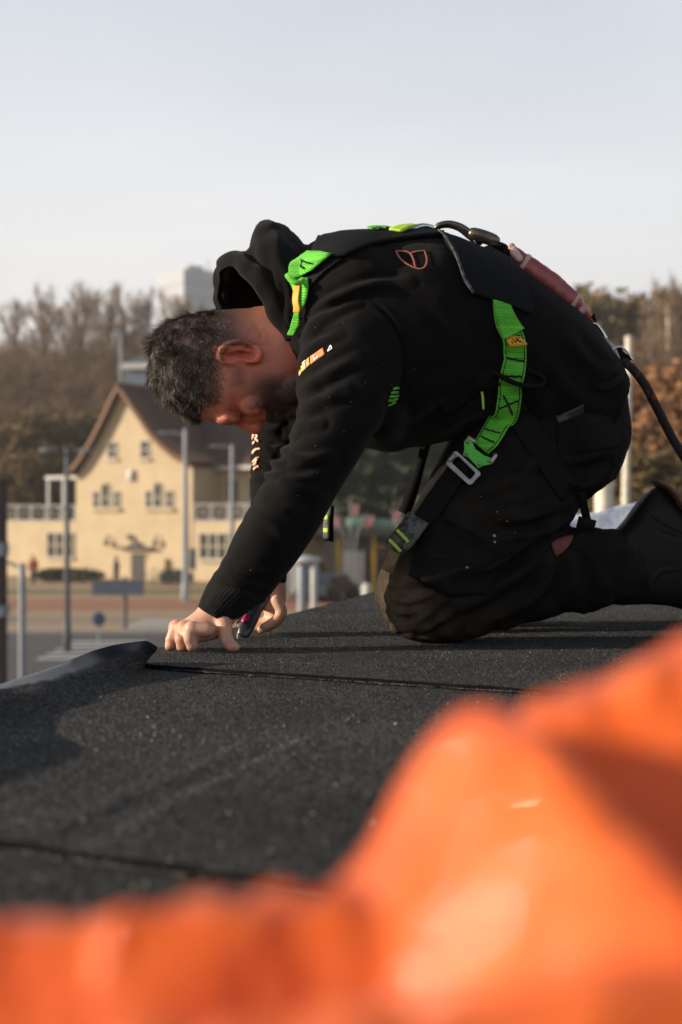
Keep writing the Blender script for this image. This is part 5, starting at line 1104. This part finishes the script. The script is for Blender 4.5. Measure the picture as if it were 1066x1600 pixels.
mb = MB(); mb.box(q(536),q(570),-.6,.55,0,zat(862,D)); obj('counter_panel', mb.vf(), M_gry, o, smooth=False)
A_ = np.array([[(q(540)+i*.9, -1.4+j*1.2, zat(824,D)+.5*math.sin(j*1.5)+.12*math.sin(i*1.7)) for j in range(4)] for i in range(6)]); nn_ = gnormals(A_); obj('canopy_cloth', slab(A_, nn_, .03), M_awn, o)
for (x,y0,dx,mm,l) in ((548,785,0,M_white,'upright white flagpole with a red and white pennant above the pavilion'),(556,803,.55,M_white,'flagpole leaning right with a pink pennant above the pavilion'),(540,803,-.75,M_white,'flagpole leaning left above the pavilion'),(626,795,-.5,M_white,'leaning flagpole close to the roofer\'s far strap')):
    f = thing('flagpole', l, 'flagpole', on_ground(x,76)+np.array([0,0,0])); h = zat(y0,76)
    obj('pole', tube([(0,0,-.1),(0,0,h*.6),(dx*.3,0,h*.8),(dx,0,h)], .038, n=8), M_gal, f)
    A_ = np.array([[(dx*(.75+.25*(1-j/3))+.04+i*.13, .05*math.sin(i*1.3), h-.1-j*.22) for j in range(4)] for i in range(4)]); obj('pennant', slab(A_, gnormals(A_), .01), mat('pennant_cloth', (.55,.16,.15), (.6,.35,.33), rough=.8, scale=2), f)
M_glsd = mat('car_glass', (.02,.022,.025), rough=.1, scale=2, spec=.6)
def car(label, px, D, rz, m, van=False):
    o = thing('parked_car' if not van else 'parked_van', label, 'car' if not van else 'van', on_ground(px,D), rz)
    L, H, Wd = (2.15,1.45,.86) if not van else (2.5,2.1,.95)
    pr = [(-L,.35),(-L,.80),(-L*.86,.92),(-L*.62,1.38),(-.1,H),(L*.25,H-.06),(L*.55,.98),(L*.92,.82),(L,.62),(L,.32)] if not van else [(-L,.35),(-L,2.0),(-L*.92,2.1),(L*.45,2.1),(L*.72,1.3),(L*.97,1.05),(L,.8),(L,.32)]
    bd = obj('body', ext(pr, -Wd, Wd), m, o, smooth=False); bv = bd.modifiers.new('bevel','BEVEL'); bv.width = .08; bv.segments = 3; bv.limit_method = 'ANGLE'
    sg = [(-L*.58,1.0),(-L*.5,1.32),(-.1,H-.1),(L*.2,H-.14),(L*.42,1.0)] if not van else [(L*.08,1.25),(L*.08,1.9),(L*.40,1.9),(L*.62,1.25)]
    obj('side_window', ext(sg, -Wd-.012, Wd+.012), M_glsd, o, smooth=False)
    for x in (-L*.62, L*.64):
        for s in (-1,1):
            w_ = obj('wheel', tube([(x,s*(Wd-.18),.32),(x,s*(Wd-.05),.32),(x,s*(Wd+.02),.32)], .32, n=18, sub=1), M_tyre, o); obj('rim', ball((x,s*(Wd+.03),.32),(.19,.03,.19),8), M_gal, w_)
    for s in (-1,1): obj('headlight', ball((L*.97,s*Wd*.72,.68),(.06,.15,.09),7), M_white, o)
car('dark car parked in front of the pavilion', 512, 70, 1.2, mat('dark_car_paint', (.02,.023,.03), rough=.3, scale=2, coat=.5))
car('grey van parked beside the twin posts', 470, 72, 1.3, mat('grey_van_paint', (.30,.30,.31), rough=.35, scale=2, coat=.4), True)

# ------------------------------------------------------------------ trees
def ribs(p0, p1, w0, w1, rg):   # many thin twigs as crossed blades
    d = p1-p0; n = len(p0); a_ = unit(np.cross(d, rg.normal(size=(n,3)))); w0 = np.broadcast_to(w0,(n,))[:,None]; w1 = np.broadcast_to(w1,(n,))[:,None]
    V = np.stack([p0-a_*w0, p0+a_*w0, p1+a_*w1, p1-a_*w1],1).reshape(-1,3); return V, [(4*i,4*i+1,4*i+2,4*i+3) for i in range(n)]
def tree_meshes(kind, h, seed, leafmat=None, twig=None, nleaf=0, leaf=.22):
    rg = np.random.default_rng(seed); col = kind == 'poplar'
    lean = rg.normal(size=2)*.02*h; tr = [(0,0,-.4),(lean[0]*.2,lean[1]*.2,h*.25),(lean[0]*.6,lean[1]*.6,h*.6),(lean[0],lean[1],h*(.97 if col else .86))]
    r0 = h*.016 if kind != 'birch' else h*.013
    tm = tube(tr, [r0*1.25,r0,r0*.55,r0*.1], n=9); tp = cat(np.array(tr), 60)
    cb = MB(); nl = 46 if col else 34; P0 = []; D0 = []; 
    for i in range(nl):
        f = rg.uniform(.12 if col else .24, .95); s = tp[int(f*59)]; az = rg.uniform(0,6.283); up = rg.uniform(1.6,3.2) if col else rg.uniform(.35,1.25)+.5*f
        d = unit(np.array([math.cos(az),math.sin(az),up])); Ln = h*(.16+.16*(1-f)) if col else h*(.40-.22*f)*rg.uniform(.8,1.25)*(.75 if kind == 'birch' else 1)
        q = [s]; 
        for k in range(5): d = unit(d+rg.normal(size=3)*.16+np.array([0,0,.10 if not col else .12])); q.append(q[-1]+d*Ln/5)
        q = np.array(q); r = r0*.42*(1-f*.6); cb.add(tube(q, np.linspace(r, r*.22, 6), n=5, sub=1)); ql = cat(q, 30)
        for k in range(13):
            j = rg.integers(6,30); P0.append(ql[j]); D0.append(unit(unit(ql[j]-ql[max(j-4,0)])+rg.normal(size=3)*(.32 if col else .6)+np.array([0,0,.3 if col else .1])))
    P0 = np.array(P0); D0 = np.array(D0); n = len(P0); L1 = h*(.055 if col else .085)*(.6+.8*rg.random(n)); P1 = P0+D0*L1[:,None]
    cb.add(ribs(P0,P1,h*.0017,h*.0009,rg)); S = np.repeat(np.arange(n), 5); t = rg.uniform(.25,1,len(S))[:,None]; Q0 = P0[S]+(P1-P0)[S]*t
    dd = unit(D0[S]+rg.normal(size=(len(S),3))*(.4 if col else .65)+np.array([0,0,.15])); Q1 = Q0+dd*(h*(.035 if col else .05)*(.5+rg.random(len(S))))[:,None]
    cb.add(ribs(Q0,Q1,h*.0012,h*.0006,rg)); Vc, Fc = cb.vf()
    lv = None
    if nleaf:
        ix = rg.integers(0,len(Q0),nleaf); c = Q0[ix]+(Q1-Q0)[ix]*rg.random((nleaf,1))+rg.normal(size=(nleaf,3))*.12; a_ = unit(rg.normal(size=(nleaf,3))); b_ = unit(np.cross(a_, rg.normal(size=(nleaf,3)))); s = leaf*(.5+rg.random(nleaf))[:,None]
        lv = (np.stack([c-a_*s,c+b_*s*.6,c+a_*s,c-b_*s*.6],1).reshape(-1,3), [(4*i,4*i+1,4*i+2,4*i+3) for i in range(nleaf)])
    return tm, (Vc,Fc), lv
PROTO = {}
def proto(key, kind, h, seed, trunkm, twigm, leafm=None, nleaf=0, leaf=.22):
    tm, cr_, lv = tree_meshes(kind, h, seed, nleaf=nleaf, leaf=leaf); a_ = mesh('trunk', tm, trunkm); b_ = mesh('crown', cr_, twigm, False); c_ = mesh('leaves', lv, leafm, False) if lv else None
    PROTO[key] = (max(np.vstack(cr_[0])[:,2].max(), 0)/.98, a_, b_, c_)
for k in range(4): proto(('bare',k), 'broad', 15, 100+k, M_bark, M_twig)
for k in range(3): proto(('pop',k), 'poplar', 20, 200+k, M_bark, M_pale)
for k in range(3): proto(('rust',k), 'broad', 10, 300+k, M_bark, M_bark, M_rust, 8500, .19)
for k in range(3): proto(('olive',k), 'broad', 13, 400+k, M_bark, M_bark, M_olive, 7500, .22)
for k in range(2): proto(('ever',k), 'broad', 9, 500+k, M_bark, M_bark, M_dkgrn, 8000, .2)
proto(('birch',0), 'birch', 14, 600, M_birch, M_pale); proto(('birch',1), 'birch', 14, 601, M_birch, M_pale)
def plant(key, px, D, ptop, label, group, name='tree', base=None, fat=1.0):
    h, a_, b_, c_ = PROTO[key]; p = P(px,800,D); zb = float(hill(np.array([p[0]]),np.array([D]))[0]) if base is None else base
    ht_ = CAMH-(ptop-800)/F*D-zb; s = max(.25, ht_/(h*.98))
    o = thing(name, label, 'tree', (p[0],D,zb), RNG.uniform(0,6.28), group); o.scale = (s*fat,s*fat,s)
    for me in (a_,b_,c_):
        if me is None: continue
        c = bpy.data.objects.new(me.name.split('.')[0], me); COL.objects.link(c); c.parent = o
    return o
TL = 'bare brown tree in the wood on the hillside behind the villa'; TG = 'bare trees of the hillside wood'
pop = [(18,190,470),(34,205,463),(60,175,437),(74,180,470),(98,190,470),(112,182,440),(132,188,438),(148,184,446),(178,176,436),(196,182,440),(214,190,462),(236,186,440),(262,190,450),(286,186,455),(316,190,462)]
ORD = 'first second third fourth fifth sixth seventh eighth ninth tenth eleventh twelfth thirteenth fourteenth fifteenth'.split()
def ranked(lst): q = sorted(x[0] for x in lst); return lambda x: ORD[q.index(x)]
ro = ranked(pop)
for k,(px_,D_,t_) in enumerate(pop): plant(('pop',k%3), px_, D_, t_-4, ro(px_)+' tall narrow bare poplar from the left along the left treeline', 'poplars above the left treeline', 'poplar_tree', fat=1.0)
rg_ = np.random.default_rng(77)
for row,(D_,t0,t1,step) in enumerate(((126,620,690,30),(140,560,620,26),(158,530,575,26),(176,512,540,26),(200,505,530,26))):
    for px_ in np.arange(-60, 460, step):
        x = px_+rg_.uniform(-9,9)
        if row == 0 and 100 < x < 400: continue
        plant(('bare',int(rg_.integers(4))), x, D_+rg_.uniform(-6,6), rg_.uniform(t0,t1), TL, TG, fat=rg_.uniform(1.0,1.3))
ro = ranked(((20,118,655),(60,120,640),(100,122,650),(140,124,640),(38,112,700),(82,114,690)))
for px_,D_,t_ in ((20,118,655),(60,120,640),(100,122,650),(140,124,640),(38,112,700),(82,114,690)):
    plant(('olive',int(rg_.integers(3))), px_, D_, t_, ro(px_)+' brownish leafy tree from the left behind the villa\'s left terrace', 'brownish trees behind the terrace', fat=1.2)
ro = ranked(((300,118,600),(340,116,610),(385,118,600),(420,116,615),(455,114,610)))
for px_,D_,t_ in ((300,118,600),(340,116,610),(385,118,600),(420,116,615),(455,114,610)): plant(('olive',int(rg_.integers(3))), px_, D_, t_, ro(px_)+' olive tree from the left behind the villa\'s right wing', 'olive trees behind the right wing', fat=1.1)
ro = ranked(((520,96,640),(556,92,650),(592,96,640),(630,92,650),(668,96,640),(706,94,650),(500,104,610)))
for px_,D_,t_ in ((520,96,640),(556,92,650),(592,96,640),(630,92,650),(668,96,640),(706,94,650),(500,104,610)):
    plant(('ever',int(rg_.integers(2))), px_, D_, t_, ro(px_)+' dark evergreen from the left behind the pavilion under the roofer', 'dark evergreens behind the pavilion', fat=1.5)
ro = ranked(((880,150,452),(915,146,446),(948,150,448),(985,156,458),(1010,160,470),(1050,150,452),(1090,150,455),(845,154,460)))
for px_,D_,t_ in ((880,150,452),(915,146,446),(948,150,448),(985,156,458),(1010,160,470),(1050,150,452),(1090,150,455),(845,154,460)): plant(('olive',int(rg_.integers(3))), px_, D_, t_, ro(px_)+' tall olive brown tree from the left behind the lanyard', 'olive brown trees behind the lanyard', fat=1.1)
ro = ranked(((900,130,520),(945,124,510),(975,128,500),(1005,122,520),(1035,126,500),(1068,120,510),(1100,124,500)))
for px_,D_,t_ in ((900,130,520),(945,124,510),(975,128,500),(1005,122,520),(1035,126,500),(1068,120,510),(1100,124,500)): plant(('bare',int(rg_.integers(4))), px_, D_, t_, ro(px_)+' bare twiggy tree from the left behind the lanyard', 'bare trees behind the lanyard', fat=1.2)
ro = ranked(((985,74,610),(1018,70,590),(1050,72,575),(1084,70,585),(1000,80,580),(1040,84,560),(962,78,600),(1068,66,640),(1030,64,650)))
for px_,D_,t_ in ((985,74,610),(1018,70,590),(1050,72,575),(1084,70,585),(1000,80,580),(1040,84,560),(962,78,600),(1068,66,640),(1030,64,650)): plant(('rust',int(rg_.integers(3))), px_, D_, t_, ro(px_)+' rust coloured beech from the left behind the lanyard rope', 'rust coloured beeches', fat=1.25)
ro = ranked(((960,62,720),(1000,58,690),(1036,60,715),(1072,58,700),(925,64,725),(890,66,715)))
for px_,D_,t_ in ((960,62,720),(1000,58,690),(1036,60,715),(1072,58,700),(925,64,725),(890,66,715)): plant(('olive',int(rg_.integers(3))), px_, D_, t_, ro(px_)+' low olive tree from the left below the rust coloured beeches', 'low trees below the beeches', fat=1.7)
o = thing('white_post', 'thick sunlit white post between the roofer\'s seat and the foil', 'post', on_ground(944,26)); obj('shaft', tube([(0,0,-.2),(0,0,2),(0,0,zat(640,26))], [.175,.17,.165], n=14), M_birch, o); obj('cap', ball((0,0,zat(638,26)),(.2,.2,.06),8), M_birch, o)
o = thing('white_mast', 'slender white mast just right of the thick white post', 'mast', on_ground(973,30)); obj('shaft', tube([(0,0,-.2),(.03,0,3),(.13,0,zat(530,30))], [.09,.085,.07], n=12), M_birch, o); obj('cap', ball((.13,0,zat(529,30)),(.085,.085,.06),8), M_birch, o)
for px_,D_,t_,l in ((1030,140,425,'left one of two pale tall poplars at the right picture edge'),(1053,138,420,'right one of two pale tall poplars at the right picture edge')):
    h, a_, b_, c_ = PROTO[('pop',1)]; o = plant(('pop',1), px_, D_, t_, l, None, 'poplar_tree', fat=.75); 
    for c in o.children:
        if c.name.startswith('trunk'): me = c.data.copy(); me.materials.clear(); me.materials.append(M_birch); c.data = me; c.scale = (1.5,1.5,1)
for k,(px_,D_,t_) in enumerate(((500,168,500),(540,176,490),(580,170,505),(620,180,486),(660,172,500),(700,178,492),(740,170,500),(780,176,488),(820,172,495),(520,150,560),(600,152,555),(680,150,560),(760,152,550))):
    plant(('bare',k%4), px_, D_, t_, TL, TG, fat=1.2)      # the wood carries on behind the man
# leafless undergrowth on the slope: nobody could count it
ub = []; rg = np.random.default_rng(5); n = 26000; x = rg.uniform(-75,75,n); y = rg.uniform(114,230,n); z = hill(x,y); base_ = np.column_stack([x,y,z]); d = unit(np.column_stack([rg.normal(size=(n,2))*.5, np.ones(n)])); L_ = rg.uniform(.8,3.0,n)*(.6+.5*vnoise(base_*.09))
V_, F_ = ribs(base_, base_+d*L_[:,None], .075, .02, rg); tag(obj('undergrowth', (V_,F_), M_twig, smooth=False, fix=False), kind='stuff')

# ------------------------------------------------------------------ far buildings
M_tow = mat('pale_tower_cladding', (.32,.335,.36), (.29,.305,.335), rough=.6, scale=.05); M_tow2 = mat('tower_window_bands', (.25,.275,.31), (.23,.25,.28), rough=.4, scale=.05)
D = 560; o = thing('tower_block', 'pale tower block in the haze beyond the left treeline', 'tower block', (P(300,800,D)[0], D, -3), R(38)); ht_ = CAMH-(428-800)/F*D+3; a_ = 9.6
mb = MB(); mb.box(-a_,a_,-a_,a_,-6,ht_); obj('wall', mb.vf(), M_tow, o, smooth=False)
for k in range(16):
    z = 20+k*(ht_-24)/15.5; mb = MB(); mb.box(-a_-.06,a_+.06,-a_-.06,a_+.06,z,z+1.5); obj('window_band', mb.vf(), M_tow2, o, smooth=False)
mb = MB(); mb.box(-4,3,-4,4,ht_+.02,ht_+2.6); obj('roof_plant', mb.vf(), M_tow, o, smooth=False); obj('antenna', tube([(4.6,-4.6,ht_),(4.6,-4.6,ht_+3),(4.6,-4.6,ht_+5.5)], [.35,.3,.2], n=8, sub=1), M_tow2, o)
D = 128; zb = float(hill(np.array([P(225,800,D)[0]]),np.array([D]))[0]); o = thing('hillside_shed', 'low blue grey building with a pale eave behind the roofer\'s hair', 'building', (P(228,800,D)[0],D,zb), -.15)
z0 = CAMH-(572-800)/F*D-zb; z1 = CAMH-(553-800)/F*D-zb; w_ = 36/F*D
mb = MB(); mb.box(-w_,w_,0,6,-1,z0-.3); obj('wall', mb.vf(), mat('blue_grey_wall', (.12,.15,.19), (.10,.125,.16), rough=.7, scale=.4), o, smooth=False)
mb = MB(); mb.box(-w_-.3,w_+.3,-.4,6.4,z0-.29,z0+.25); obj('eave', mb.vf(), M_white, o, smooth=False); obj('roof', ext([(-w_-.2,z0+.26),(0,z1),(w_+.2,z0+.26)], -.3, 6.3), mat('slate_roof', (.07,.08,.095), (.09,.10,.115), rough=.7, scale=.5), o, smooth=False)
D = 148; zb = float(hill(np.array([P(1018,800,D)[0]]),np.array([D]))[0]); o = thing('hillside_house', 'small cream house high among the right-hand trees', 'house', (P(1016,800,D)[0],D-4,zb), -.5)
ht_ = CAMH-(505-800)/F*D-zb; mb = MB(); mb.box(-1.4,1.4,0,5,-1,ht_); obj('wall', mb.vf(), M_cream, o, smooth=False); obj('roof', ext([(-1.8,ht_+.01),(0,ht_+1.9),(1.8,ht_+.01)], -.3, 5.3), M_tile, o, smooth=False)
for s in (-.6,.6): mb = MB(); mb.box(s-.3,s+.3,-.05,.02,ht_-1.6,ht_-.5); obj('window', mb.vf(), M_glass, o, smooth=False)

# ------------------------------------------------------------------ thin spring haze
hm = bpy.data.materials.new('haze'); hm.use_nodes = True; hn = hm.node_tree; hn.nodes.clear(); ho = hn.nodes.new('ShaderNodeOutputMaterial'); pv = hn.nodes.new('ShaderNodeVolumePrincipled')
pv.inputs['Color'].default_value = (.93,.94,.96,1); pv.inputs['Density'].default_value = .00042; pv.inputs['Anisotropy'].default_value = .35; hn.links.new(pv.outputs['Volume'], ho.inputs['Volume'])
mb = MB(); mb.box(-950,950,-80,1550,GZ-3,112); tag(obj('haze', mb.vf(), hm, smooth=False), kind='stuff')
# ------------------------------------------------------------------ orange tarpaulin heaped right in front of the lens
M_tarp = mat('orange_tarpaulin', (.90,.205,.028), (.88,.165,.022), rough=.36, scale=30, bump=.5, bscale=90, spec=.5, coat=.6, bdist=.004)
tt_ = M_tarp.node_tree; tb2 = bsdf(M_tarp); tr = tt_.nodes.new('ShaderNodeBsdfTranslucent'); tr.inputs['Color'].default_value = (.98,.29,.045,1)
tb2.inputs['Coat Weight'].default_value = .6; tb2.inputs['Coat Roughness'].default_value = .05
cb_ = tt_.nodes.new('ShaderNodeBump'); cb_.inputs['Strength'].default_value = 1.0; cb_.inputs['Distance'].default_value = .0075; cz_ = tt_.nodes.new('ShaderNodeTexNoise'); cz_.inputs['Scale'].default_value = 84; cz_.inputs['Detail'].default_value = 2
tt_.links.new(tt_.nodes['Texture Coordinate'].outputs['Object'], cz_.inputs['Vector']); tt_.links.new(cz_.outputs['Fac'], cb_.inputs['Height']); tt_.links.new(cb_.outputs['Normal'], tb2.inputs['Coat Normal'])
ms = tt_.nodes.new('ShaderNodeMixShader'); ms.inputs['Fac'].default_value = .40; out = [n for n in tt_.nodes if n.type == 'OUTPUT_MATERIAL'][0]
tt_.links.new(tb2.outputs['BSDF'], ms.inputs[1]); tt_.links.new(tr.outputs['BSDF'], ms.inputs[2]); tt_.links.new(ms.outputs['Shader'], out.inputs['Surface'])
def ridge(px_, pts, d):         # crest line of a fold: photo columns and rows at distance d -> x and height
    pts = np.array(pts, float); X = (pts[:,0]-533)/F*d; Z = CAMH-(pts[:,1]-800)/F*d; return X, Z
nx, ny = 190, 150
xs = np.linspace(-.13, .24, nx); ys = np.linspace(.17, .56, ny); Xg, Yg = np.meshgrid(xs, ys, indexing='ij')
def crest(pts, d, wfront, wback, slope_to=0.0):
    X, Z = ridge(None, pts, d); z = np.interp(Xg, X, Z); t = (Yg-d)
    return np.where(t < 0, z*np.exp(-(t/wfront)**2), z*np.exp(-(t/wback)**2))
left_ = crest([(-700,1490),(-200,1455),(0,1462),(160,1430),(330,1398),(430,1390),(540,1386),(620,1378),(720,1400),(860,1460),(1000,1560)], .335, .05, .10)
def spine(pts, wl, wr):         # ridge that runs in depth: gentle on its left, steep on its right
    Q = cat(np.array([P(*p) for p in pts]), 60); X = Xg.ravel(); Y = Yg.ravel(); best = np.full(len(X), 1e9); zz = np.zeros(len(X)); sd_ = np.zeros(len(X))
    for a, b in zip(Q[:-1], Q[1:]):
        ab = b[:2]-a[:2]; t = np.clip(((X-a[0])*ab[0]+(Y-a[1])*ab[1])/(ab@ab), 0, 1); dx = X-a[0]-t*ab[0]; dy = Y-a[1]-t*ab[1]; dd = np.hypot(dx,dy); m = dd < best
        best[m] = dd[m]; zz[m] = (a[2]+(b[2]-a[2])*t)[m]; sd_[m] = (ab[0]*dy-ab[1]*dx)[m]
    right = sd_ > 0
    return (zz*np.where(right, np.exp(-(best/wr)**2), np.exp(-(best/wl)**1.7))).reshape(Xg.shape)
mid_ = spine([(742,1112,.375),(795,1136,.355),(860,1180,.33),(950,1250,.305),(1066,1345,.28),(1230,1480,.255),(1500,1700,.23)], .066, .046)
right_ = crest([(500,2300),(640,1700),(740,1330),(790,1160),(830,1105),(880,1075),(950,1040),(1010,1008),(1066,985),(1200,930),(1500,900)], .40, .095, .10)
low_ = crest([(-600,1720),(0,1680),(100,1630),(165,1566),(330,1548),(500,1532),(640,1512),(760,1480),(900,1450),(1100,1480),(1300,1560)], .255, .10, .036)
k = 95.0
Zg = np.log(np.exp(k*left_)+np.exp(k*mid_)+np.exp(k*right_)+np.exp(k*low_)+1)/k-math.log(3.2)/k*.2
pt = np.stack([Xg,Yg,Zg],-1).reshape(-1,3)
q = pt*np.array([26,26,0]); Zw = .0055*fbm(q*.9,2)+.0034*np.abs(fbm(q*2.3+7,3))+.0030*np.abs(vnoise(np.column_stack([pt[:,0]*40+pt[:,1]*24, pt[:,1]*14-pt[:,0]*9, pt[:,0]*0+4])))
Zg = np.maximum(Zg+Zw.reshape(Zg.shape)-.003, .008)
edge = np.minimum.reduce([(Xg-xs[0])/.03, (xs[-1]-Xg)/.03, (Yg-ys[0])/.03, (ys[-1]-Yg)/.03]).clip(0,1); Zg = .008+(Zg-.008)*edge
Pt = np.stack([Xg,Yg,Zg],-1); Nn = gnormals(Pt); Nn = Nn if Nn[nx//2,ny//2,2] > 0 else -Nn
tag(obj('orange_tarpaulin', slab(Pt, Nn, .0012), M_tarp), 'crumpled bright orange tarpaulin heaped on the roof close to the camera', 'tarpaulin')
